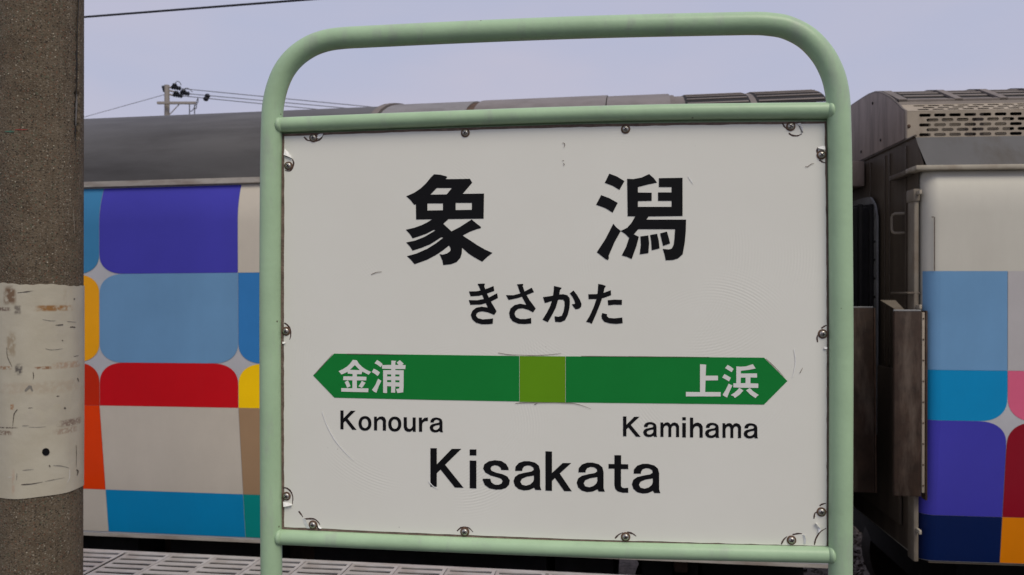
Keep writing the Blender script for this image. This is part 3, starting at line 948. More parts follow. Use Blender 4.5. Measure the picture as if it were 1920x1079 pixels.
# track under the train, following it: two rails and sleepers
trk = tag(empty('railway_track', LCAR.M), kind='structure')
for yy in (0.92, 1.98):
    box('rail', xs, 14.0, yy - 0.033, yy + 0.033, zb - 0.95 - 0.14, zb - 0.95, M['rail'], trk, bevel=0.008)
for k in range(40):
    box('sleeper', xs + 0.3 + 0.62 * k, xs + 0.52 + 0.62 * k, 0.35, 2.55, zb - 0.95 - 0.30, zb - 0.95 - 0.142, M['sleeper'], trk, bevel=0.01)
# ================================================================== station sign
SIGN = Frame(at_depth(1040, 628, 1.507), yaw=1.25)
gz0 = -(SIGN.M.translation.z)           # platform level in the sign's frame
root = tag(empty('station_sign', SIGN.M), 'white station name board in a pale green tubular frame', 'station sign')
def S(px, py, y=0.0):
    x, z = SIGN.xz(px, py, y)
    return Vector((x, y, z))
PR = 0.0205
hoop_px = [(509, 1079), (507.3, 800), (506.8, 560), (507.8, 340), (508.7, 280), (509.8, 235), (512.2, 198), (520, 163), (533.5, 132), (554, 107), (581, 88), (610, 77), (642, 72), (680, 69.8), (740, 66.8), (840, 62), (960, 56.8), (1080, 52.2), (1200, 48.8), (1300, 46.6), (1370, 45.2), (1410, 44.6), (1440, 45.8), (1475, 52), (1512, 71), (1541, 101), (1559, 134), (1568, 165), (1572, 198), (1573.5, 240), (1574.6, 290), (1575.3, 360), (1577.2, 620), (1576.8, 850), (1575.8, 1079)]
hp = [S(x, y) for x, y in hoop_px]
path = [Vector((hp[0].x, 0, gz0 + 0.002))] + catmull(hp, 8) + [Vector((hp[-1].x, 0, gz0 + 0.002))]
tube('hoop_frame', path, PR, M['pipe'], root, seg=32)
up = catmull([S(x, y) for x, y in ((518, 235), (790, 224.5), (1050, 215.5), (1300, 210), (1566, 207.5))], 8)
tube('upper_rail', up, 0.0146, M['pipe'], root, seg=28)
lo = catmull([S(x, y) for x, y in ((518, 1007), (800, 1019.5), (1080, 1030), (1310, 1035.5), (1566, 1041))], 8)
tube('lower_rail', lo, 0.0146, M['pipe'], root, seg=28)
# weld collars where the rails meet the posts
def collar(p, r):
    bm = bmesh.new()
    bmesh.ops.create_uvsphere(bm, u_segments=20, v_segments=12, radius=r, matrix=Matrix.Translation(p) @ Matrix.Diagonal((0.55, 1, 1, 1)))
    from_bm('weld_collar', bm, M['pipe'], root, smooth=True)
for (px, py) in ((524, 234.8), (1558, 207.6), (524, 1007.4), (1559, 1040.8)):
    collar(S(px, py, -0.004), 0.0152)
for p in (hp[0], hp[-1]):
    bm = bmesh.new()
    bmesh.ops.create_cone(bm, cap_ends=True, segments=32, radius1=0.07, radius2=0.066, depth=0.012, matrix=Matrix.Translation((p.x, 0, gz0 + 0.008)))
    from_bm('foot_plate', bm, M['pipe'], root, angle=40)

# backing plates and the white face sheet
def lerp_edge(pts, n, jit=0.0, rnd=random):
    outp = []
    m_ = len(pts)
    for i in range(m_):
        a, b = Vector(pts[i]), Vector(pts[(i + 1) % m_])
        for k in range(n):
            t = k / n
            p = a.lerp(b, t)
            if jit and k: p += Vector((rnd.uniform(-jit, jit), rnd.uniform(-jit, jit)))
            outp.append((p.x, p.y))
    return outp
def sheet(name, px_pts, y, th, mat, parent):
    me = fill2d([[SIGN.xz(px, py, y) for px, py in px_pts]], th / 2)
    for v in me.vertices:
        v.co.y += y + th / 2
    return link(name, me, mat, parent)
Y_FACE = 0.004
flange = sheet('green_backing', [(524, 240), (790, 230), (1050, 222), (1556, 213), (1558, 626), (1557, 1034), (1080, 1022), (524, 1000), (522, 622)], Y_FACE + 0.0045, 0.003, M['pipe'], root)
board = sheet('name_board', [(529, 251.5), (790, 242.5), (1050, 234), (1300, 230), (1549.5, 228), (1553, 420), (1553.8, 626), (1554, 850), (1553, 1028.5), (1330, 1022.5), (1080, 1015.5), (800, 1004.5), (528.6, 993), (526.8, 800), (526.4, 622), (527, 420)], Y_FACE + 0.0008, 0.003, M['edge'], root)

# the vinyl face: fine relief of rubbed-down ripples, a little grime
def face_material():
    m, t, N, L, b = nodes_of('white_face_vinyl')
    b.inputs['Roughness'].default_value = 0.36
    b.inputs['Specular IOR Level'].default_value = 0.3
    co = N.new('ShaderNodeTexCoord')
    n1 = N.new('ShaderNodeTexNoise'); n1.inputs['Scale'].default_value = 3.0; n1.inputs['Detail'].default_value = 6
    L.new(co.outputs['Object'], n1.inputs['Vector'])
    rp = N.new('ShaderNodeValToRGB')
    rp.color_ramp.elements[0].position = 0.3; rp.color_ramp.elements[0].color = (0.735, 0.73, 0.66, 1)
    rp.color_ramp.elements[1].position = 0.7; rp.color_ramp.elements[1].color = (0.77, 0.765, 0.70, 1)
    L.new(n1.outputs['Fac'], rp.inputs['Fac'])
    # specks
    n2 = N.new('ShaderNodeTexVoronoi'); n2.inputs['Scale'].default_value = 16.0
    L.new(co.outputs['Object'], n2.inputs['Vector'])
    mr = N.new('ShaderNodeMapRange'); mr.inputs['From Min'].default_value = 0.012; mr.inputs['From Max'].default_value = 0.024; mr.inputs['To Min'].default_value = 0.75; mr.inputs['To Max'].default_value = 0.0
    L.new(n2.outputs['Distance'], mr.inputs['Value'])
    n4 = N.new('ShaderNodeTexNoise'); n4.inputs['Scale'].default_value = 2.3
    L.new(co.outputs['Object'], n4.inputs['Vector'])
    mr4 = N.new('ShaderNodeMapRange'); mr4.inputs['From Min'].default_value = 0.5; mr4.inputs['From Max'].default_value = 0.62
    L.new(n4.outputs['Fac'], mr4.inputs['Value'])
    mu = N.new('ShaderNodeMath'); mu.operation = 'MULTIPLY'
    L.new(mr.outputs['Result'], mu.inputs[0]); L.new(mr4.outputs['Result'], mu.inputs[1])
    mx = N.new('ShaderNodeMix'); mx.data_type = 'RGBA'
    L.new(mu.outputs[0], mx.inputs['Factor']); L.new(rp.outputs['Color'], mx.inputs['A'])
    mx.inputs['B'].default_value = (0.2, 0.18, 0.16, 1)
    L.new(mx.outputs['Result'], b.inputs['Base Color'])
    # ripple rings: smoothed-down creases round several centres
    acc = None
    for (px, py, rad, width) in ((1150, 470, 0.22, 0.075), (1300, 480, 0.19, 0.07), (790, 420, 0.12, 0.05), (770, 690, 0.23, 0.06), (1330, 690, 0.15, 0.05), (860, 800, 0.14, 0.05)):
        c = S(px, py)
        mp = N.new('ShaderNodeMapping'); mp.inputs['Location'].default_value = (-c.x, 0, -c.z)
        L.new(co.outputs['Object'], mp.inputs['Vector'])
        ln = N.new('ShaderNodeVectorMath'); ln.operation = 'LENGTH'
        L.new(mp.outputs['Vector'], ln.inputs[0])
        wv = N.new('ShaderNodeMath'); wv.operation = 'MULTIPLY'; wv.inputs[1].default_value = 1150.0
        L.new(ln.outputs['Value'], wv.inputs[0])
        sn = N.new('ShaderNodeMath'); sn.operation = 'SINE'
        L.new(wv.outputs[0], sn.inputs[0])
        sb = N.new('ShaderNodeMath'); sb.operation = 'SUBTRACT'; sb.inputs[1].default_value = rad
        L.new(ln.outputs['Value'], sb.inputs[0])
        ab = N.new('ShaderNodeMath'); ab.operation = 'ABSOLUTE'
        L.new(sb.outputs[0], ab.inputs[0])
        fr_ = N.new('ShaderNodeMapRange'); fr_.inputs['From Min'].default_value = 0.0; fr_.inputs['From Max'].default_value = width; fr_.inputs['To Min'].default_value = 1.0; fr_.inputs['To Max'].default_value = 0.0
        L.new(ab.outputs[0], fr_.inputs['Value'])
        pr = N.new('ShaderNodeMath'); pr.operation = 'MULTIPLY'
        L.new(sn.outputs[0], pr.inputs[0]); L.new(fr_.outputs['Result'], pr.inputs[1])
        if acc is None: acc = pr.outputs[0]
        else:
            ad = N.new('ShaderNodeMath'); ad.operation = 'ADD'
            L.new(acc, ad.inputs[0]); L.new(pr.outputs[0], ad.inputs[1]); acc = ad.outputs[0]
    n5 = N.new('ShaderNodeTexNoise'); n5.inputs['Scale'].default_value = 5.0; n5.inputs['Detail'].default_value = 2
    L.new(co.outputs['Object'], n5.inputs['Vector'])
    mr5 = N.new('ShaderNodeMapRange'); mr5.inputs['From Min'].default_value = 0.50; mr5.inputs['From Max'].default_value = 0.66
    L.new(n5.outputs['Fac'], mr5.inputs['Value'])
    mm = N.new('ShaderNodeMath'); mm.operation = 'MULTIPLY'
    L.new(acc, mm.inputs[0]); L.new(mr5.outputs['Result'], mm.inputs[1])
    bp = N.new('ShaderNodeBump'); bp.inputs['Strength'].default_value = 0.17; bp.inputs['Distance'].default_value = 0.0005
    L.new(mm.outputs[0], bp.inputs['Height'])
    n6 = N.new('ShaderNodeTexNoise'); n6.inputs['Scale'].default_value = 7.0; n6.inputs['Detail'].default_value = 3
    L.new(co.outputs['Object'], n6.inputs['Vector'])
    bp2 = N.new('ShaderNodeBump'); bp2.inputs['Strength'].default_value = 0.06; bp2.inputs['Distance'].default_value = 0.01
    L.new(n6.outputs['Fac'], bp2.inputs['Height']); L.new(bp.outputs['Normal'], bp2.inputs['Normal'])
    L.new(bp2.outputs['Normal'], b.inputs['Normal'])
    return m
M['face'] = face_material()
rj = random.Random(3)
face_px = lerp_edge([(533, 256), (790, 247), (1050, 239.5), (1300, 235), (1546, 232), (1549, 420), (1550, 626), (1550, 850), (1549.5, 1024), (1330, 1018.5), (1080, 1011.5), (800, 1000.5), (533, 988.5), (532.4, 800), (532.4, 622), (533, 420)], 14, 0.55, rj)
face = sheet('face_sheet', face_px, Y_FACE, 0.0007, M['face'], board)

# ------------------------------------------------------------------ lettering, cut film on the face
def glyph(name, polys, ox, oy, sc, mat, yy, parent=None):
    """polys: list of (outline, [holes]) in enlarged-photo units."""
    bm = bmesh.new()
    for i, (outl, holes) in enumerate(polys):
        y = yy - 0.00004 * i
        loops = [[SIGN.xz(ox + x / sc, oy + z / sc, y) for x, z in outl]] + [[SIGN.xz(ox + x / sc, oy + z / sc, y) for x, z in h] for h in holes]
        me = fill2d(loops, 0.00012)
        for v in me.vertices: v.co.y += y
        bm.from_mesh(me)
        bpy.data.meshes.remove(me)
    me = bpy.data.meshes.new(name)
    bm.to_mesh(me); bm.free()
    return link(name, me, mat, parent or board)
YL = Y_FACE - 0.0005
glyph('kanji_character', [(
    [(362,133),(420,137),(475,152),(484,160),(468,178),(693,175),(713,210),(625,313),(822,310),(818,541),(494,545),(447,588),(522,658),(600,618),(708,548),(745,580),(795,618),(790,630),(760,636),(690,662),(625,696),(700,745),(760,785),(830,825),(900,856),(855,890),(805,937),(730,895),(680,862),(620,808),(617,860),(605,900),(570,940),(520,960),(447,968),(438,925),(412,866),(440,872),(480,862),(510,840),(515,825),(510,805),(500,788),(440,835),(380,875),(300,918),(240,940),(182,960),(150,920),(113,886),(200,862),(300,818),(380,768),(447,716),(428,712),(330,775),(250,808),(165,835),(140,797),(106,760),(190,742),(270,710),(330,676),(375,648),(358,645),(290,680),(225,703),(165,722),(140,683),(103,643),(180,625),(250,600),(300,575),(345,547),(197,549),(195,410),(178,413),(150,375),(107,335),(180,303),(240,262),(290,215),(330,165)],
    [[(387,259),(527,259),(478,318),(328,320)], [(301,401),(444,401),(444,464),(301,466)], [(561,396),(710,396),(710,460),(561,462)]])], 740, 300, 4.905, M['letter'], YL)
glyph('kanji_character', [
    ([(218,133),(290,160),(364,205),(316,290),(250,250),(174,222)], []),
    ([(139,340),(220,370),(299,415),(251,509),(180,465),(91,433)], []),
    ([(257,615),(285,650),(329,685),(270,790),(212,925),(214,950),(205,966),(180,955),(98,890),(180,765)], []),
    ([(390,183),(450,186),(530,170),(602,137),(645,175),(678,219),(600,235),(494,262),(494,315),(627,317),(627,395),(494,397),(494,453),(818,453),(818,395),(688,395),(688,314),(818,314),(818,262),(696,262),(696,177),(924,173),(924,541),(597,545),(576,576),(958,576),(955,690),(945,800),(925,910),(880,950),(830,965),(762,968),(750,910),(733,858),(790,864),(820,855),(838,820),(846,760),(852,668),(497,668),(455,718),(503,741),(480,830),(434,956),(390,935),(338,921),(380,840),(409,752),(370,712),(328,685),(390,655),(430,610),(468,545),(395,543)], []),
    ([(518,738),(594,728),(602,800),(595,898),(511,911),(522,820)], []),
    ([(612,724),(679,712),(695,780),(702,853),(627,871),(622,790)], []),
    ([(708,709),(773,691),(788,740),(804,805),(737,829),(722,770)], [])], 1100, 300, 5.138, M['letter'], YL)
kana = [
    [([(112,214),(200,212),(280,195),(380,155),(389,208),(300,240),(220,262),(130,267)], []),
     ([(110,308),(200,310),(310,290),(420,233),(428,285),(340,330),(240,357),(128,360)], []),
     ([(208,130),(284,128),(286,140),(278,155),(310,240),(350,322),(414,430),(388,470),(320,442),(260,431),(220,437),(195,455),(190,480),(210,505),(260,519),(320,515),(376,508),(372,566),(320,572),(250,572),(190,555),(150,520),(132,470),(150,425),(190,392),(250,380),(318,390),(290,330),(258,255),(222,158),(210,142)], [])],
    [([(516,255),(600,255),(690,230),(797,173),(822,221),(720,262),(640,288),(545,307)], []),
     ([(635,137),(703,131),(704,145),(698,155),(722,220),(770,305),(841,400),(812,442),(760,415),(700,398),(650,403),(618,430),(610,460),(625,495),(670,515),(730,515),(790,503),(793,563),(720,570),(650,566),(590,540),(560,500),(550,450),(565,400),(610,362),(670,348),(738,360),(700,290),(665,215),(645,155)], [])],
    [([(920,276),(1000,265),(1090,248),(1140,244),(1185,255),(1210,285),(1214,330),(1208,400),(1190,470),(1160,530),(1110,550),(1052,545),(1046,485),(1090,490),(1125,478),(1145,430),(1155,370),(1155,325),(1140,305),(1100,303),(1030,315),(940,341)], []),
     ([(1040,154),(1126,175),(1105,200),(1095,270),(1060,390),(1020,470),(973,549),(940,535),(914,522),(960,450),(1000,370),(1025,290),(1038,200)], []),
     ([(1253,203),(1290,250),(1325,310),(1340,350),(1337,380),(1315,402),(1275,409),(1255,385),(1235,354),(1265,350),(1270,345),(1262,315),(1240,270),(1212,236)], [])],
    [([(1414,245),(1500,243),(1580,230),(1660,200),(1663,255),(1580,285),(1500,297),(1418,298)], []),
     ([(1523,132),(1570,140),(1607,155),(1590,180),(1575,260),(1540,360),(1500,460),(1452,568),(1430,555),(1390,545),(1430,480),(1475,380),(1505,290),(1518,210)], []),
     ([(1626,310),(1700,303),(1782,306),(1780,360),(1700,358),(1632,365)], []),
     ([(1566,450),(1618,462),(1618,485),(1640,503),(1700,508),(1785,498),(1789,560),(1720,568),(1650,563),(1590,545),(1562,510),(1558,480)], [])]]
for g in kana:
    glyph('kana_character', g, 860, 510, 5.818, M['letter'], YL)
# direction band: two green arrows and the lime middle
band_l = sheet('direction_band', [(587, 704.3), (626.5, 663.4), (800, 665.6), (973.6, 668), (973.6, 753.2), (800, 750), (627, 746)], YL - 0.0001, 0.0003, M['green'], board)
sheet('band_centre', [(974.4, 668), (1060, 668.6), (1060, 755.2), (974.4, 754)], YL - 0.0001, 0.0003, M['lime'], board)
band_r = sheet('direction_band', [(1060.8, 668.6), (1250, 669.6), (1432.5, 671), (1476.5, 714.8), (1432.5, 759), (1250, 757), (1060.8, 755)], YL - 0.0001, 0.0003, M['green'], board)
YW = YL - 0.0005
glyph('kanji_character', [
    ([(450,163),(530,172),(570,240),(640,310),(715,360),(815,408),(768,465),(700,430),(640,400),(625,455),(530,452),(530,500),(724,507),(720,580),(530,578),(530,738),(765,740),(760,818),(480,812),(215,805),(215,735),(440,738),(440,577),(254,572),(258,497),(445,498),(445,450),(345,440),(345,405),(280,435),(220,460),(160,393),(250,350),(330,300),(390,245)], [[(490,268),(590,372),(390,365)]]),
    ([(285,615),(345,578),(375,630),(403,695),(335,728),(310,670)], []),
    ([(705,625),(630,590),(600,645),(562,700),(632,730),(665,690)], [])], 620, 660, 10.79, M['vinyl_white'], YW)
glyph('kanji_character', [
    ([(940,165),(1000,205),(1052,250),(1012,312),(950,265),(888,232)], []),
    ([(872,342),(940,375),(998,420),(952,492),(900,450),(832,410)], []),
    ([(960,545),(1026,590),(980,680),(925,828),(880,810),(836,770),(900,680)], []),
    ([(1040,270),(1228,265),(1228,178),(1328,185),(1308,215),(1308,265),(1375,268),(1335,218),(1400,170),(1478,240),(1450,268),(1515,270),(1510,350),(1308,348),(1308,372),(1476,375),(1475,700),(1468,820),(1350,835),(1322,755),(1390,740),(1390,705),(1308,703),(1305,828),(1222,825),(1225,700),(1142,695),(1140,835),(1062,830),(1062,372),(1225,372),(1225,348),(1040,342)],
     [[(1142,455),(1225,458),(1225,500),(1142,500)], [(1308,458),(1392,460),(1392,500),(1308,500)], [(1142,573),(1225,573),(1225,615),(1142,615)], [(1308,575),(1392,577),(1392,620),(1308,617)]])], 620, 660, 10.79, M['vinyl_white'], YW)
glyph('kanji_character', [([(418,228),(530,238),(520,440),(748,440),(748,524),(518,528),(512,740),(798,742),(796,822),(158,820),(158,738),(418,742)], [])], 1270, 660, 9.812, M['vinyl_white'], YW)
glyph('kanji_character', [
    ([(925,242),(980,272),(1036,315),(1000,375),(940,340),(878,300)], []),
    ([(865,410),(920,438),(985,478),(948,545),(890,508),(826,475)], []),
    ([(945,587),(1013,620),(965,720),(915,842),(870,820),(832,795),(890,700)], []),
    ([(1085,270),(1170,275),(1260,270),(1390,228),(1440,308),(1330,330),(1168,350),(1168,400),(1466,398),(1466,475),(1345,472),(1345,580),(1490,585),(1488,665),(1175,662),(1030,655),(1030,580),(1085,580)], [[(1168,475),(1255,475),(1255,578),(1165,578)]]),
    ([(1140,662),(1215,712),(1150,785),(1058,850),(1030,815),(982,797),(1060,745),(1110,700)], []),
    ([(1335,668),(1400,730),(1497,795),(1470,815),(1436,852),(1340,785),(1265,708)], [])], 1270, 660, 9.812, M['vinyl_white'], YW)

# Latin station names, letter by letter
def ring(x0, x1, y0, y1, n=28):
    return [((x0 + x1) / 2 + (x1 - x0) / 2 * math.copysign(abs(math.cos(2 * math.pi * k / n)) ** 0.92, math.cos(2 * math.pi * k / n)),
             (y0 + y1) / 2 + (y1 - y0) / 2 * math.copysign(abs(math.sin(2 * math.pi * k / n)) ** 0.92, math.sin(2 * math.pi * k / n))) for k in range(n)]
LAT = {
 'K': [([(108,83),(156,83),(156,204),(268,88),(340,88),(218,207),(357,380),(292,378),(184,243),(156,270),(156,372),(108,371)], [])],
 'i': [([(404,175),(453,177),(453,385),(404,383)], []), ([(404,92),(453,92),(453,137),(404,137)], [])],
 's': [([(696,247),(640,246),(632,226),(612,213),(590,210),(568,217),(558,234),(566,252),(600,266),(650,278),(685,295),(704,325),(698,358),(675,382),(640,393),(600,395),(550,385),(515,360),(499,322),(499,312),(556,312),(565,340),(590,357),(620,358),(642,347),(649,330),(640,313),(610,302),(560,288),(520,266),(502,235),(512,202),(545,180),(590,172),(640,178),(675,200),(692,228)], [])],
 'a': [([(744,253),(746,222),(770,194),(810,180),(850,180),(895,192),(922,215),(931,250),(931,370),(940,397),(895,396),(886,380),(850,396),(810,400),(770,390),(742,365),(731,330),(742,298),(770,278),(820,266),(865,258),(884,245),(880,228),(860,215),(835,212),(810,220),(798,240),(797,253)], [[(884,288),(830,297),(795,312),(783,335),(795,357),(825,364),(855,355),(878,335),(885,315)]])],
 'k': [([(971,106),(1020,108),(1020,268),(1100,194),(1164,194),(1078,272),(1168,405),(1112,404),(1042,305),(1020,328),(1020,402),(971,400)], [])],
 't': [([(1488,135),(1538,136),(1538,202),(1591,204),(1591,240),(1537,239),(1537,365),(1545,378),(1560,382),(1591,380),(1591,417),(1550,417),(1515,408),(1495,390),(1488,362),(1488,236),(1444,236),(1444,201),(1488,202)], [])],
 'o': [(ring(446, 552, 613, 733), [ring(472, 526, 635, 711)])],
 'n': [([(573,617),(596,617),(596,634),(615,618),(640,614),(660,624),(671,645),(671,732),(645,732),(645,657),(638,643),(625,638),(608,645),(599,660),(598,731),(573,730)], [])],
 'u': [([(816,622),(842,623),(842,700),(850,714),(865,719),(880,712),(889,695),(889,624),(914,625),(914,742),(891,741),(890,727),(870,742),(845,741),(825,728),(816,705)], [])],
 'r': [([(940,625),(965,626),(965,647),(985,628),(1014,624),(1014,653),(990,655),(975,664),(967,680),(967,742),(941,741)], [])],
 'm': [([(822,665),(845,666),(845,680),(862,667),(880,664),(895,669),(904,683),(920,668),(940,665),(962,674),(975,695),(975,785),(950,785),(950,706),(943,693),(930,691),(917,698),(911,715),(911,784),(887,784),(887,706),(880,692),(868,690),(855,697),(847,713),(847,783),(822,783)], [])],
 'h': [([(1064,625),(1090,626),(1090,682),(1108,669),(1130,666),(1155,677),(1168,700),(1168,790),(1142,789),(1142,713),(1134,699),(1120,694),(1102,701),(1091,720),(1090,788),(1064,787)], [])],
}
def letter(ch, box_, ox, oy, sc):
    src = LAT[ch]
    pts = [p for o_, hs in src for p in o_]
    x0, x1 = min(p[0] for p in pts), max(p[0] for p in pts); y0, y1 = min(p[1] for p in pts), max(p[1] for p in pts)
    def mp_(p):
        return (box_[0] + (p[0] - x0) / (x1 - x0) * (box_[1] - box_[0]), box_[2] + (p[1] - y0) / (y1 - y0) * (box_[3] - box_[2]))
    glyph('latin_letter', [([mp_(p) for p in o_], [[mp_(p) for p in h] for h in hs]) for o_, hs in src], ox, oy, sc, M['letter'], YL)
for ch, bx_ in zip('Kisakata', ((108,357,83,380), (403,453,92,385), (500,704,173,394), (731,940,180,400), (971,1168,106,406), (1205,1416,191,412), (1444,1592,135,417), (1619,1833,200,423))):
    letter(ch, bx_, 780, 820, 4.0)
for ch, bx_ in zip('Konoura', ((298,430,567,726), (446,552,613,733), (573,671,615,732), (689,797,617,740), (816,914,622,742), (940,1014,624,742), (1028,1138,625,747))):
    letter(ch, bx_, 570, 640, 4.364)
for ch, bx_ in zip('Kamihama', ((516,660,616,783), (681,795,662,785), (822,975,664,785), (1001,1030,622,788), (1064,1168,625,790), (1187,1304,668,793), (1330,1482,670,793), (1503,1620,672,797))):
    letter(ch, bx_, 1050, 640, 4.364)

# ------------------------------------------------------------------ screws with rusty washers
def screw_proto():
    bm = bmesh.new()
    n = 20
    prof = [(0.0082, 0.0), (0.0082, 0.0010), (0.0070, 0.0014)]
    return prof
def lathe(name, prof, mat, parent, loc, seg=20):
    bm = bmesh.new()
    rings = []
    for r, h in prof:
        if r <= 1e-6:
            rings.append([bm.verts.new((loc.x, loc.y - h, loc.z))])
        else:
            rings.append([bm.verts.new((loc.x + r * math.cos(2 * math.pi * k / seg), loc.y - h, loc.z + r * math.sin(2 * math.pi * k / seg))) for k in range(seg)])
    for a, b in zip(rings[:-1], rings[1:]):
        for k in range(seg):
            if len(b) == 1: bm.faces.new((a[k], a[(k + 1) % seg], b[0]))
            else: bm.faces.new((a[k], a[(k + 1) % seg], b[(k + 1) % seg], b[k]))
    return from_bm(name, bm, mat, parent, angle=45)
SCREWS = [(588, 259), (872.5, 249.5), (1173, 242.5), (1482.5, 237.5), (541, 311.5), (1540, 291), (536.5, 621.5), (1542.5, 626.5), (537.5, 930.5), (1540, 960), (587, 984.5), (871.5, 997.5), (1173, 1007), (1484, 1013)]
for (px, py) in SCREWS:
    c = S(px, py, Y_FACE)
    w = lathe('washer', [(0.0086 * rj.uniform(0.95, 1.08), -0.0004), (0.0084, 0.0012), (0.0055, 0.0016)], M['rust_ring'], root, c)
    hd = lathe('screw_head', [(0.0060, 0.0012), (0.0060, 0.0026), (0.0048, 0.0040), (0.0026, 0.0048), (0.0, 0.0050)], M['screw'], root, c)
    a0 = rj.uniform(0, 1.5)
    for k in range(2):
        Mx = Matrix.Translation((c.x, c.y - 0.0046, c.z)) @ Matrix.Rotation(a0 + k * math.pi / 2, 4, 'Y')
        box('cross_slot', -0.0034, 0.0034, -0.0007, 0.0004, -0.0008, 0.0008, M['socket'], hd, M=Mx)

# torn and lifted vinyl round the screws: bare patches, tear edges, curled flaps
def ribbon(name, px_pts, w0, w1, mat, y=None, parent=None, n=6):
    """Thin tear line, tapering from w0 to w1 (px)."""
    y = Y_FACE - 0.0003 if y is None else y
    P = [Vector((p[0], p[1], 0)) for p in px_pts]
    C = catmull(P, n)
    V, F = [], []
    for i, p in enumerate(C):
        t = (C[min(i + 1, len(C) - 1)] - C[max(i - 1, 0)]).normalized()
        s_ = Vector((-t.y, t.x, 0))
        u = i / (len(C) - 1)
        w = (w0 + (w1 - w0) * u) * (0.55 + 0.9 * math.sin(math.pi * min(1, 0.15 + 0.8 * u))) * rj.uniform(0.8, 1.2) / 2
        a = p + s_ * w; b = p - s_ * w
        V += [S(a.x, a.y, y), S(b.x, b.y, y)]
    for i in range(len(C) - 1):
        F.append((2 * i, 2 * i + 1, 2 * i + 3, 2 * i + 2))
    bm = bmesh.new()
    vv = [bm.verts.new(v) for v in V]
    for f in F: bm.faces.new([vv[i] for i in f])
    bmesh.ops.recalc_face_normals(bm, faces=bm.faces)
    me = bpy.data.meshes.new(name)
    bm.to_mesh(me); bm.free()
    return link(name, me, mat, parent or face)
tears = [
    [(570, 257), (576, 263), (583, 264.5)], [(592, 265), (601, 261), (607, 251)],
    [(548, 299), (550.5, 306), (548, 316), (543, 321), (534, 320)], [(532, 291), (540, 294), (547, 297)],
    [(533, 606), (539, 610), (544, 618), (545, 630), (543, 637)],
    [(531, 915), (538, 916), (545, 922), (549, 933), (548, 946)],
    [(570, 974), (580, 973), (590, 974), (597, 980), (600, 985)], [(560, 959), (564, 964), (568, 970)], [(594, 984), (597, 992), (599, 996)],
    [(857, 996), (864, 990), (873, 989), (880, 991), (887, 998)],
    [(1153, 1010), (1160, 1003), (1168, 999)], [(1176, 998), (1186, 1001), (1193, 1006)],
    [(1465, 1021), (1469, 1013), (1476, 1006)], [(1486, 1003), (1495, 1001), (1504, 1001)],
    [(1537, 949), (1541, 946), (1549, 944)], [(1526, 973), (1528, 963), (1533, 960)], [(1527, 1022), (1530, 1010), (1538, 998), (1549, 991)],
    [(1533, 642), (1532, 634), (1533, 628)], [(1540, 616), (1546, 612), (1551, 610)],
    [(1467, 231), (1471, 238), (1477, 244)], [(1479, 250), (1485, 254), (1495, 255), (1504, 251)], [(1505, 249), (1501, 240), (1497, 233)],
    [(1533, 289), (1532, 282), (1533, 277)], [(1536, 300), (1542, 304), (1548, 306)],
]
for tpts in tears:
    ribbon('tear_line', tpts, 2.4, 1.4, M['slit'])
for tpts in ([(934, 662), (955, 665.5), (974, 666)], [(974, 666), (1000, 667), (1030, 665.5), (1052, 663)], [(966, 757), (985, 755.5), (1062, 756), (1085, 759), (1108, 767)], [(1002, 759), (1008, 756)], [(696, 515), (706, 511), (716, 510)],
             [(1054.5, 268.5), (1058, 269), (1059, 273), (1057, 277)], [(1054.5, 301.8), (1057.5, 301.4)], [(1056, 306.5), (1058.2, 308.5), (1056.6, 311)], [(1510, 312), (1514, 313), (1521, 308), (1527, 307)], [(590, 702), (608, 682), (624, 664)], [(650, 664), (700, 664.6), (760, 665.5)], [(1090, 668.2), (1200, 669), (1330, 670)], [(1500, 700), (1505, 690)], [(1436, 673), (1455, 691), (1470, 707)]):
    ribbon('crease_line', tpts, 1.0, 0.7, M['crease'], y=YL - 0.0008, n=4)
for tpts in ([(604, 772), (612, 795), (626, 822), (645, 846), (664, 864)], [(1489, 655), (1492, 680), (1486, 708)], [(803, 902), (812, 912), (822, 917)], [(1290, 330), (1300, 345)]):
    ribbon('raised_crease', tpts, 1.3, 0.9, M['flap'], y=Y_FACE - 0.0012, n=5)
def flap(name, base, tips, lift):
    """A tongue of lifted film: base on the board, tip standing off it."""
    V = [S(*p, Y_FACE - 0.0004) for p in base] + [S(*p, Y_FACE - lift) for p in tips]
    n = len(base)
    F = [(i, i + 1, n + i + 1, n + i) for i in range(n - 1)]
    bm = bmesh.new()
    vv = [bm.verts.new(v) for v in V]
    for f in F: bm.faces.new([vv[i] for i in f])
    bmesh.ops.recalc_face_normals(bm, faces=bm.faces)
    bmesh.ops.solidify(bm, geom=list(bm.faces), thickness=0.0003)
    return from_bm(name, bm, M['flap'], face)
flap('lifted_flap', [(533.5, 279), (541, 286), (547.5, 296.5)], [(532, 291), (539, 293.5), (546.5, 296.8)], 0.004)
flap('lifted_flap', [(597, 252), (602, 251), (606, 251)], [(594, 259), (599, 260), (604, 256)], 0.002)
flap('lifted_flap', [(531, 941), (540, 943), (548, 946)], [(531.5, 951), (538, 950), (547, 948)], 0.005)
flap('lifted_flap', [(567, 972), (570, 982), (575, 991)], [(573, 974), (577, 983), (581, 991)], 0.003)
flap('lifted_flap', [(596, 985), (599, 988), (604, 991)], [(595, 983), (597, 990), (600, 992)], 0.003)
flap('lifted_flap', [(1530, 981), (1534, 990), (1533, 1000)], [(1528.5, 980), (1540, 993), (1536, 999)], 0.005)
flap('lifted_flap', [(1505, 1003), (1507, 1012), (1507, 1020)], [(1509, 1004), (1511.5, 1012), (1511, 1020)], 0.003)
flap('lifted_flap', [(1494, 232), (1500, 238), (1504.5, 248)], [(1501, 231), (1505.5, 240), (1506, 247)], 0.004)
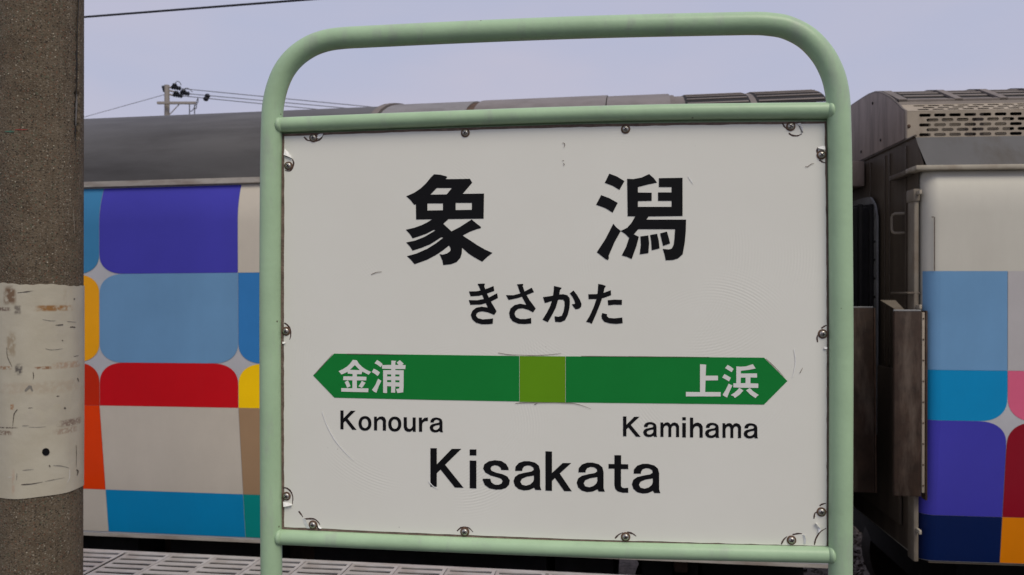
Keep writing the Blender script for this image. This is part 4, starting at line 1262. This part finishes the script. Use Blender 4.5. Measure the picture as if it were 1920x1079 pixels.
flap('lifted_flap', [(1534, 276.5), (1541, 274), (1547, 274)], [(1534, 278), (1541, 280), (1547.5, 281)], 0.004)
flap('lifted_flap', [(1545, 651), (1548, 651), (1551, 651)], [(1545, 654), (1548, 655), (1551, 655)], 0.003)
flap('lifted_flap', [(529.5, 641.5), (532, 641.5), (535, 642)], [(529.5, 645), (532, 645), (535, 644)], 0.003)

# ================================================================== concrete pole with its worn wrap
POLE_Z = 3.05
pc = at_depth(72, 546, POLE_Z)
PRAD = POLE_Z * 0.0498
pole_root = tag(empty('concrete_pole', Matrix.Translation((pc.x, pc.y, 0))), 'speckled brown concrete pole with a stained cream wrap, left edge', 'pole')
toward = math.atan2(EYE.y - pc.y, EYE.x - pc.x)
def pole_hit(px, py, rad=None):
    """angle and height on the pole's surface under a pixel"""
    d = ray(px, py); o_ = EYE - Vector((pc.x, pc.y, 0))
    rad = PRAD if rad is None else rad
    a = d.x ** 2 + d.y ** 2; b = 2 * (o_.x * d.x + o_.y * d.y); c = o_.x ** 2 + o_.y ** 2 - rad ** 2
    disc = b * b - 4 * a * c
    t = (-b - math.sqrt(max(disc, 0))) / (2 * a)
    p = o_ + d * t
    return math.atan2(p.y, p.x), p.z
seam_a, _ = pole_hit(145.5, 150)
def concrete_material():
    m, t, N, L, b = nodes_of('speckled_concrete')
    b.inputs['Roughness'].default_value = 0.9
    b.inputs['Specular IOR Level'].default_value = 0.2
    co = N.new('ShaderNodeTexCoord')
    n1 = N.new('ShaderNodeTexNoise'); n1.inputs['Scale'].default_value = 9.0; n1.inputs['Detail'].default_value = 9; n1.inputs['Roughness'].default_value = 0.85
    L.new(co.outputs['Object'], n1.inputs['Vector'])
    rp = N.new('ShaderNodeValToRGB')
    rp.color_ramp.elements[0].position = 0.32; rp.color_ramp.elements[0].color = (0.070, 0.051, 0.033, 1)
    rp.color_ramp.elements[1].position = 0.7; rp.color_ramp.elements[1].color = (0.165, 0.130, 0.090, 1)
    L.new(n1.outputs['Fac'], rp.inputs['Fac'])
    last = rp.outputs['Color']
    for scale, lo, hi, col, fac in ((120, 0.22, 0.34, (0.24, 0.21, 0.165), 0.75), (85, 0.24, 0.36, (0.022, 0.019, 0.015), 0.65), (260, 0.3, 0.42, (0.19, 0.165, 0.13), 0.7), (60, 0.10, 0.17, (0.42, 0.38, 0.30), 0.9), (110, 0.25, 0.38, (0.022, 0.019, 0.015), 0.65), (90, 0.2, 0.3, (0.17, 0.075, 0.045), 0.6), (75, 0.2, 0.3, (0.09, 0.11, 0.075), 0.6)):
        vo = N.new('ShaderNodeTexVoronoi'); vo.inputs['Scale'].default_value = scale
        mp = N.new('ShaderNodeMapping'); mp.inputs['Location'].default_value = (scale * 0.37, scale * 0.11, scale * 0.73)
        L.new(co.outputs['Object'], mp.inputs['Vector']); L.new(mp.outputs['Vector'], vo.inputs['Vector'])
        mr = N.new('ShaderNodeMapRange'); mr.inputs['From Min'].default_value = lo; mr.inputs['From Max'].default_value = hi; mr.inputs['To Min'].default_value = fac; mr.inputs['To Max'].default_value = 0
        L.new(vo.outputs['Distance'], mr.inputs['Value'])
        # only some of the grains show
        gt = N.new('ShaderNodeMath'); gt.operation = 'GREATER_THAN'; gt.inputs[1].default_value = 0.55
        sepc = N.new('ShaderNodeSeparateColor')
        L.new(vo.outputs['Color'], sepc.inputs['Color']); L.new(sepc.outputs['Red'], gt.inputs[0])
        mu = N.new('ShaderNodeMath'); mu.operation = 'MULTIPLY'
        L.new(mr.outputs['Result'], mu.inputs[0]); L.new(gt.outputs[0], mu.inputs[1])
        mx = N.new('ShaderNodeMix'); mx.data_type = 'RGBA'
        L.new(mu.outputs[0], mx.inputs['Factor']); L.new(last, mx.inputs['A']); mx.inputs['B'].default_value = col + (1,)
        last = mx.outputs['Result']
    L.new(last, b.inputs['Base Color'])
    n3 = N.new('ShaderNodeTexNoise'); n3.inputs['Scale'].default_value = 160; n3.inputs['Detail'].default_value = 6
    L.new(co.outputs['Object'], n3.inputs['Vector'])
    bp = N.new('ShaderNodeBump'); bp.inputs['Strength'].default_value = 0.7; bp.inputs['Distance'].default_value = 0.006
    L.new(n3.outputs['Fac'], bp.inputs['Height']); L.new(bp.outputs['Normal'], b.inputs['Normal'])
    return m
M['concrete'] = concrete_material()
# shaft: finely divided near the mould seam so that the chipped groove is real relief
angs = sorted({round(2 * math.pi * k / 96, 5) for k in range(96)} | {round((seam_a + math.radians(d)) % (2 * math.pi), 5) for d in [x * 0.35 for x in range(-22, 23)]})
zsn = [0.0, 0.4, 0.8] + [1.2 + 0.009 * k for k in range(145)] + [2.6, 3.2, 4.0, 5.5, 7.0, 8.5]
rs = random.Random(11)
walk, wv_ = [], 0.0
for z in zsn:
    wv_ = wv_ * 0.8 + rs.uniform(-0.35, 0.35)
    walk.append((wv_, rs.random()))
V, F = [], []
_, z_g0 = pole_hit(146, 262); _, z_g1 = pole_hit(146, -40)
for zi, z in enumerate(zsn):
    rz = PRAD * (1 - 0.0045 * (z - 1.4))
    for a in angs:
        r_ = rz
        da = math.degrees((a - seam_a + math.pi) % (2 * math.pi) - math.pi)
        if 1.2 < z < 2.6:
            inside = max(0.0, min(1.0, (z - z_g0) / 0.02)) * (1.0 if z < 2.45 else max(0, (2.6 - z) / 0.15))
            wdt = 1.3 + 1.8 * walk[zi][1] * (2.0 if 1.98 < z < 2.22 else 0.8)
            dd = (da - 0.8 * walk[zi][0]) / wdt
            r_ -= inside * (0.010 + 0.012 * walk[zi][1]) * math.exp(-dd * dd)
            r_ -= 0.0012 * math.exp(-(da / 0.6) ** 2)          # shallow seam everywhere
        V.append((r_ * math.cos(a), r_ * math.sin(a), z))
m_ = len(angs)
for j in range(len(zsn) - 1):
    for k in range(m_):
        F.append((j * m_ + k, j * m_ + (k + 1) % m_, (j + 1) * m_ + (k + 1) % m_, (j + 1) * m_ + k))
mesh('shaft', V, F, M['concrete'], pole_root, smooth=True)
crk = [(146.5, -12), (147, 10), (146.2, 30), (145, 55), (144.6, 75), (145, 90), (143.6, 106), (144.4, 118), (143.8, 135), (144.5, 150), (143.6, 165), (142.6, 180), (141.6, 205), (140.8, 225), (141.4, 245), (141, 262), (141.6, 285)]
C_ = catmull([Vector((x, y, 0)) for x, y in crk], 6)
V, F = [], []
for i, p in enumerate(C_):
    w_ = 1.3 + (2.6 if 95 < p.y < 130 or 225 < p.y < 250 else 0.6) * rs.random()
    if p.y > 262: w_ *= 0.4
    for s_ in (-1, 1):
        a, z = pole_hit(p.x + s_ * w_ / 2, p.y)
        r_ = PRAD * (1 - 0.0045 * (z - 1.4)) + 0.0008
        V.append((r_ * math.cos(a), r_ * math.sin(a), z))
for i in range(len(C_) - 1): F.append((2 * i, 2 * i + 1, 2 * i + 3, 2 * i + 2))
mesh('crack', V, F, M['socket'], pole_root)
# cement scar in the groove and a flake of old paint
for (pa, pb, w_, mt) in (((143.5, 176), (141.5, 236), 3.2, 'sleeper'), ((137, 388), (139.5, 440), 1.0, 'drain')):
    V, F = [], []
    for k in range(9):
        t = k / 8
        px = pa[0] + (pb[0] - pa[0]) * t; py = pa[1] + (pb[1] - pa[1]) * t
        w2 = w_ * (0.3 + 0.7 * math.sin(math.pi * t)) * rs.uniform(0.7, 1.2)
        for s_ in (-1, 1):
            a, z = pole_hit(px + s_ * w2 / 2, py)
            r_ = PRAD * (1 - 0.0045 * (z - 1.4)) + 0.0012 - (-0.0008 if mt == 'sleeper' else 0)
            V.append((r_ * math.cos(a), r_ * math.sin(a), z))
    for k in range(8): F.append((2 * k, 2 * k + 1, 2 * k + 3, 2 * k + 2))
    mesh('cement_scar', V, F, M[mt], pole_root)
paint_red = pbr('faded_red_paint', (0.22, 0.05, 0.035), 0.7, var=0.4, scale=120)
paint_grn = pbr('faded_green_paint', (0.06, 0.13, 0.09), 0.7, var=0.4, scale=120)
for (x0, x1, y0, y1, mt) in ((9, 27, 245, 249, paint_grn), (28, 52, 242, 245, paint_red)):
    V, F = [], []
    for k in range(9):
        px = x0 + (x1 - x0) * k / 8
        h = (y1 - y0) * math.sin(math.pi * (0.1 + 0.8 * k / 8)) * rs.uniform(0.6, 1.1)
        for s_ in (-1, 1):
            a, z = pole_hit(px, (y0 + y1) / 2 + s_ * h / 2)
            r_ = PRAD * (1 - 0.0045 * (z - 1.4)) + 0.0012
            V.append((r_ * math.cos(a), r_ * math.sin(a), z))
    for k in range(8): F.append((2 * k, 2 * k + 1, 2 * k + 3, 2 * k + 2))
    mesh('paint_scrape', V, F, mt, pole_root)

# the wrap
RW = PRAD + 0.0032
a_ref = toward
def wrap_uv(px, py):
    a, z = pole_hit(px, py, RW)
    return ((a - a_ref + math.pi) % (2 * math.pi) - math.pi) * RW, z
MARKS = [  # px box, colour, strength, noise scale
    (6, 31, 536, 572, (0.15, 0.085, 0.04), 0.95, 40), (62, 136, 572.5, 583.5, (0.27, 0.13, 0.035), 1.0, 45), (-5, 20, 576, 584, (0.12, 0.07, 0.05), 0.85, 130),
    (26, 40, 572, 590, (0.12, 0.10, 0.08), 0.8, 90), (12, 30, 622, 670, (0.26, 0.19, 0.11), 0.65, 60), (-5, 22, 686, 694, (0.25, 0.13, 0.06), 0.8, 90), (27, 43, 682, 704, (0.06, 0.05, 0.045), 0.85, 80),
    (64, 98, 688, 692.5, (0.22, 0.10, 0.04), 0.9, 90), (98, 152, 680, 688, (0.34, 0.20, 0.12), 0.6, 70), (-5, 33, 800, 804, (0.07, 0.05, 0.04), 0.9, 130), (-5, 23, 806.5, 817, (0.14, 0.08, 0.05), 0.8, 170),
    (108, 154, 789, 794, (0.16, 0.10, 0.075), 0.8, 110), (100, 146, 805, 809, (0.26, 0.17, 0.12), 0.6, 110), (22, 28, 880, 930, (0.42, 0.28, 0.20), 0.45, 50), (-5, 160, 716, 731, (0.36, 0.27, 0.19), 0.35, 60), (19, 26, 758, 770, (0.3, 0.14, 0.05), 0.8, 120),
    (40, 130, 745, 800, (0.40, 0.36, 0.30), 0.35, 25), (80, 125, 585, 640, (0.42, 0.38, 0.31), 0.4, 25), (118, 126, 540, 575, (0.36, 0.30, 0.22), 0.4, 40)]
def wrap_material():
    m, t, N, L, b = nodes_of('stained_cream_wrap')
    b.inputs['Roughness'].default_value = 0.5
    uvn = N.new('ShaderNodeUVMap'); uvn.uv_map = 'wrap'
    sp = N.new('ShaderNodeSeparateXYZ'); L.new(uvn.outputs['UV'], sp.inputs[0])
    co = N.new('ShaderNodeTexCoord')
    n1 = N.new('ShaderNodeTexNoise'); n1.inputs['Scale'].default_value = 7; n1.inputs['Detail'].default_value = 7
    L.new(co.outputs['Object'], n1.inputs['Vector'])
    rp = N.new('ShaderNodeValToRGB')
    rp.color_ramp.elements[0].position = 0.3; rp.color_ramp.elements[0].color = (0.42, 0.38, 0.29, 1)
    rp.color_ramp.elements[1].position = 0.7; rp.color_ramp.elements[1].color = (0.48, 0.445, 0.355, 1)
    L.new(n1.outputs['Fac'], rp.inputs['Fac'])
    last = rp.outputs['Color']
    for (x0, x1, y0, y1, col, st, ns) in MARKS:
        u0, v1 = wrap_uv(max(x0, -10), (y0 + y1) / 2 - (y1 - y0) / 2); u1, v0 = wrap_uv(min(x1, 153), y1)
        uc, vc, su, sv = (u0 + u1) / 2, (v0 + v1) / 2, abs(u1 - u0) / 2 + 1e-4, abs(v1 - v0) / 2 + 1e-4
        def axis(src, c, s_):
            a1 = N.new('ShaderNodeMath'); a1.operation = 'SUBTRACT'; a1.inputs[1].default_value = c; L.new(src, a1.inputs[0])
            a2 = N.new('ShaderNodeMath'); a2.operation = 'ABSOLUTE'; L.new(a1.outputs[0], a2.inputs[0])
            a3 = N.new('ShaderNodeMapRange'); a3.inputs['From Min'].default_value = s_ * 0.6; a3.inputs['From Max'].default_value = s_ * 1.1; a3.inputs['To Min'].default_value = 1; a3.inputs['To Max'].default_value = 0
            L.new(a2.outputs[0], a3.inputs['Value']); return a3.outputs['Result']
        mu = N.new('ShaderNodeMath'); mu.operation = 'MULTIPLY'
        L.new(axis(sp.outputs['X'], uc, su), mu.inputs[0]); L.new(axis(sp.outputs['Y'], vc, sv), mu.inputs[1])
        nn = N.new('ShaderNodeTexNoise'); nn.inputs['Scale'].default_value = ns; nn.inputs['Detail'].default_value = 4
        L.new(co.outputs['Object'], nn.inputs['Vector'])
        mr = N.new('ShaderNodeMapRange'); mr.inputs['From Min'].default_value = 0.36; mr.inputs['From Max'].default_value = 0.54; mr.inputs['To Max'].default_value = st
        L.new(nn.outputs['Fac'], mr.inputs['Value'])
        m2 = N.new('ShaderNodeMath'); m2.operation = 'MULTIPLY'
        L.new(mu.outputs[0], m2.inputs[0]); L.new(mr.outputs['Result'], m2.inputs[1])
        mx = N.new('ShaderNodeMix'); mx.data_type = 'RGBA'
        L.new(m2.outputs[0], mx.inputs['Factor']); L.new(last, mx.inputs['A']); mx.inputs['B'].default_value = col + (1,)
        last = mx.outputs['Result']
    L.new(last, b.inputs['Base Color'])
    n3 = N.new('ShaderNodeTexNoise'); n3.inputs['Scale'].default_value = 18; n3.inputs['Detail'].default_value = 4
    L.new(co.outputs['Object'], n3.inputs['Vector'])
    bp = N.new('ShaderNodeBump'); bp.inputs['Strength'].default_value = 0.12; bp.inputs['Distance'].default_value = 0.02
    L.new(n3.outputs['Fac'], bp.inputs['Height']); L.new(bp.outputs['Normal'], b.inputs['Normal'])
    return m
M['wrap'] = wrap_material()
_, zt_l = pole_hit(40, 533.5, RW); _, zb_l = pole_hit(45, 935, RW)
na, nv = 160, 14
V, F, UV = [], [], []
for j in range(nv + 1):
    t = j / nv
    for k in range(na + 1):
        a = a_ref - math.pi + 2 * math.pi * k / na
        u = (a - a_ref) * RW
        ztop_ = zt_l - 0.004 * (u / RW) + 0.0022 * math.sin(u * 38) + 0.0012 * math.sin(u * 150 + 1)
        zbot_ = zb_l + 0.0012 * math.sin(u * 40 + 1)
        z = zbot_ + (ztop_ - zbot_) * t
        rr_ = RW + 0.0006 * math.sin(u * 70 + z * 9)
        V.append((rr_ * math.cos(a), rr_ * math.sin(a), z)); UV.append((u, z))
for j in range(nv):
    for k in range(na):
        q = j * (na + 1) + k
        F.append((q, q + 1, q + na + 2, q + na + 1))
wr = mesh('wrap_sheet', V, F, M['wrap'], pole_root, smooth=True)
ul_ = wr.data.uv_layers.new(name='wrap')
for lp in wr.data.loops:
    ul_.data[lp.index].uv = UV[lp.vertex_index]
def on_wrap(name, px_pts, w0, w1, mat, n=5, lift=0.0012):
    C = catmull([Vector((p[0], p[1], 0)) for p in px_pts], n)
    V, F = [], []
    for i, p in enumerate(C):
        t = (C[min(i + 1, len(C) - 1)] - C[max(i - 1, 0)]).normalized()
        s_ = Vector((-t.y, t.x, 0)); u = i / (len(C) - 1)
        w = (w0 + (w1 - w0) * u) * (0.4 + 0.8 * math.sin(math.pi * min(1, .1 + .85 * u))) * rs.uniform(0.5, 0.95) / 2
        for q in (p + s_ * w, p - s_ * w):
            a, z = pole_hit(q.x, q.y, RW)
            V.append(((RW + lift) * math.cos(a), (RW + lift) * math.sin(a), z))
    for i in range(len(C) - 1): F.append((2 * i, 2 * i + 1, 2 * i + 3, 2 * i + 2))
    mesh(name, V, F, mat, wr)
sc_d = pbr('dark_scratch', (0.10, 0.085, 0.07), 0.8, var=0.3)
sc_g = pbr('grey_scuff', (0.20, 0.185, 0.16), 0.8, var=0.3)
sc_w = pbr('white_scuff', (0.62, 0.60, 0.55), 0.6, var=0.1)
for pts, w0, w1, mt in (([(33, 549.5), (48, 547.5), (62, 545.5)], 2.2, 1, sc_d), ([(104, 610), (112, 609.5), (118, 609)], 1.2, 3.2, sc_d), ([(131, 614), (136, 613.5), (141, 614.5)], 3.5, 3, sc_d), ([(80, 599.5), (95, 602), (104, 601.5)], 1.2, 1, sc_g), ([(125, 603), (142, 604.5)], 1.2, 1, sc_g),
                        ([(13, 652), (14, 668), (19, 680), (23, 688)], 1.4, 1.4, sc_d), ([(85, 654), (97, 656.5), (118, 654)], 1.3, 1, sc_g), ([(138, 669), (147, 667)], 2, 1.4, sc_d), ([(62, 698), (63, 706), (62, 712)], 2, 1.4, sc_d), ([(145, 709), (147, 716)], 3, 2, sc_d),
                        ([(47, 734), (53, 728), (57, 726), (61, 734)], 6, 8, sc_g), ([(33, 768), (27, 776), (25, 790), (24, 800)], 2.2, 1, sc_d), ([(53, 765.5), (62, 765)], 1.5, 1.2, sc_d), ([(54, 801), (70, 801.5), (86, 800)], 1.2, 1, sc_g), ([(42, 798.5), (54, 798.5)], 1.2, 1, sc_g),
                        ([(40, 909), (60, 907.5), (80, 904)], 2.6, 1.4, sc_d), ([(84, 903), (104, 899), (121, 896)], 1, 0.8, sc_g), ([(43, 882), (52, 881), (63, 880.5)], 1.6, 1, sc_g), ([(100, 873), (115, 874), (129, 878)], 1.6, 1.4, sc_g), ([(32, 888), (31.5, 895), (31, 901)], 1.6, 1.6, sc_g), ([(130, 880), (130, 895), (125, 906)], 1.6, 1.6, sc_w),
                        ([(16, 895), (24, 894.8)], 1.4, 1, sc_w), ([(92, 872), (94, 876)], 3, 2.5, sc_d), ([(120, 764.5), (123, 767)], 4.5, 4, sc_d), ([(143, 881), (146, 884), (144, 892)], 3.5, 2, sc_d), ([(142.5, 835), (143, 850), (142.5, 876)], 1, 1, sc_d), ([(106, 743.5), (111, 743)], 2.5, 2, sc_d), ([(138, 560), (140, 562)], 3.5, 3, sc_d), ([(116, 638), (118, 639.5)], 2.5, 2.5, sc_d)):
    on_wrap('scratch', pts, w0, w1, mt)
# black round plug
V, F = [], [tuple(range(24))]
for k in range(24):
    a_, z_ = pole_hit(85.8 + 7 * math.cos(2 * math.pi * k / 24), 847.5 + 7 * math.sin(2 * math.pi * k / 24), RW)
    V.append(((RW + 0.0022) * math.cos(a_), (RW + 0.0022) * math.sin(a_), z_))
mesh('round_plug', V, F, M['letter'], wr)

# ================================================================== far utility pole and its wires
UD = 46.0
upb = at_depth(313, 546, UD)
UF = Frame(Vector((upb.x, upb.y, 0)), yaw=8.0)
ur_ = tag(empty('utility_pole', UF.M), 'distant grey utility pole with black insulators above the train roof', 'utility pole')
def U(px, py, y=0.0):
    p = UF.hit(px, py, 1, y); return p
top = U(313, 160); base_z = RAIL_Z - 0.22
pr_ = abs(U(317.5, 180).x - U(308.5, 180).x) / 2
bm = bmesh.new()
tube_bm(bm, [(0, 0, base_z), (0, 0, top.z * 0.6), (top.x, 0, top.z)], [pr_ * 1.45, pr_ * 1.2, pr_], 20)
from_bm('shaft', bm, M['pole_far'], ur_, angle=50)
def ubar(name, a, b, r, mat, seg=8): return tube(name, [U(*a), U(*b)], r, mat, ur_, seg)
arm = box('crossarm', U(300.5, 196).x, U(372, 196).x, -0.45, -0.30, U(336, 198.4).z, U(336, 194.2).z, M['pole_far'], ur_)
ubar('arm_brace', (318, 215, -0.37), (336, 196, -0.37), 0.03, M['pole_far'])
ubar('top_stub', (306, 162), (309, 172), 0.10, M['insulator'])
for (x0, y0, x1, y1) in ((314, 162, 321, 165), (314, 169.5, 327, 172.5), (314, 176, 325, 179.5)):
    ubar('insulator_arm', (x0, y0), (x1, y1), 0.05, M['pole_far'])
for (x0, y0, x1, y1, px, py) in ((321.5, 163.5, 339, 166.5, 327.5, 158.5), (338, 173.5, 355, 176.5, 344.5, 170), (324.5, 177.5, 342, 180.5, 331, 173)):
    ins = ubar('strain_insulator', (x0, y0), (x1, y1), 0.075, M['insulator'], 10)
    for k in range(4):
        t = 0.1 + 0.25 * k
        a = U(x0 + (x1 - x0) * t, y0 + (y1 - y0) * t); b = U(x0 + (x1 - x0) * (t + 0.06), y0 + (y1 - y0) * (t + 0.06))
        bm = bmesh.new(); tube_bm(bm, [a, b], 0.135, 12)
        from_bm('shed', bm, M['insulator'], ins)
    a = U(px, py + 4); b = U(px, py - 1.5)
    bm = bmesh.new(); tube_bm(bm, [a, a.lerp(b, .5), b], [0.09, 0.14, 0.10], 12)
    from_bm('pin_insulator', bm, M['insulator'], ur_, angle=50)
for pts in ([(329, 156), (332, 153), (336, 154), (340, 160)], [(347, 166), (352, 166), (357, 169), (361, 173)], [(371, 184), (371.5, 190), (369, 196), (368, 203), (365, 205)], [(355.5, 196), (355.5, 207), (358, 209), (362, 206), (366, 198), (371, 184)]):
    tube('jumper_wire', catmull([U(*p) for p in pts], 5), 0.022, M['wire_grey'], ur_, 6)
for (px, py) in ((353.5, 194), (362, 194)):
    ubar('arm_fitting', (px - 2, py), (px + 2, py), 0.07, M['pole_far'])
for px in (355.3, 364.8):
    ubar('drop_wire', (px, 197), (px, 217), 0.03, M['wire_grey'])
# line wires running on to the right and left
def wire(name, a, b, da, db, r, mat, label, group, sag=0.0, on=(0.0, 0.0)):
    A = at_depth(*a, da); B = at_depth(*b, db)
    A, B = A + (A - B) * on[0], B + (B - A) * on[1]
    pts = []
    for k in range(15):
        t = k / 14
        p = A.lerp(B, t); p.z -= sag * 4 * t * (1 - t)
        pts.append(p)
    o = tube(name, pts, r, mat, None, 6)
    return tag(o, label, 'wire', group)
gl = 'wires of the distant utility pole'
wire('power_line', (340, 166.5), (900, 220.7), UD, UD * 0.93, 0.021, M['wire_grey'], 'highest of three thin wires running right from the distant pole', gl)
wire('power_line', (356, 176.5), (900, 226), UD, UD * 0.93, 0.021, M['wire_grey'], 'middle of three thin wires running right from the distant pole', gl)
wire('power_line', (342, 180.3), (900, 235.5), UD, UD * 0.93, 0.021, M['wire_grey'], 'lowest of three thin wires running right from the distant pole', gl)
for (x0, x1, y) in ((385, 393, 180), (382, 390, 185.5)):
    p = at_depth(x0, y, UD * 0.993); q = at_depth(x1, y + 0.8, UD * 0.99)
    bm = bmesh.new(); tube_bm(bm, [p, p.lerp(q, .3), p.lerp(q, .7), q], [0.05, 0.13, 0.13, 0.05], 12)
    o = from_bm('line_insulator', bm, M['insulator'], None, angle=50)
    tag(o, 'upper small black insulator clamped on the thin wires' if y < 182 else 'lower small black insulator clamped on the thin wires', 'insulator', 'small insulators on the thin wires')
wire('guy_wire', (308, 178), (100, 236), UD, UD * 1.1, 0.016, M['wire_grey'], 'faint thin wire sloping down left from the distant utility pole', None, on=(0.0, 2.0))
wire('overhead_cable', (40, 41.5), (700, -10), 9.6, 8.4, 0.0125, M['wire'], 'thick black cable crossing the sky at top left', None, sag=0.0, on=(4.0, 4.0))
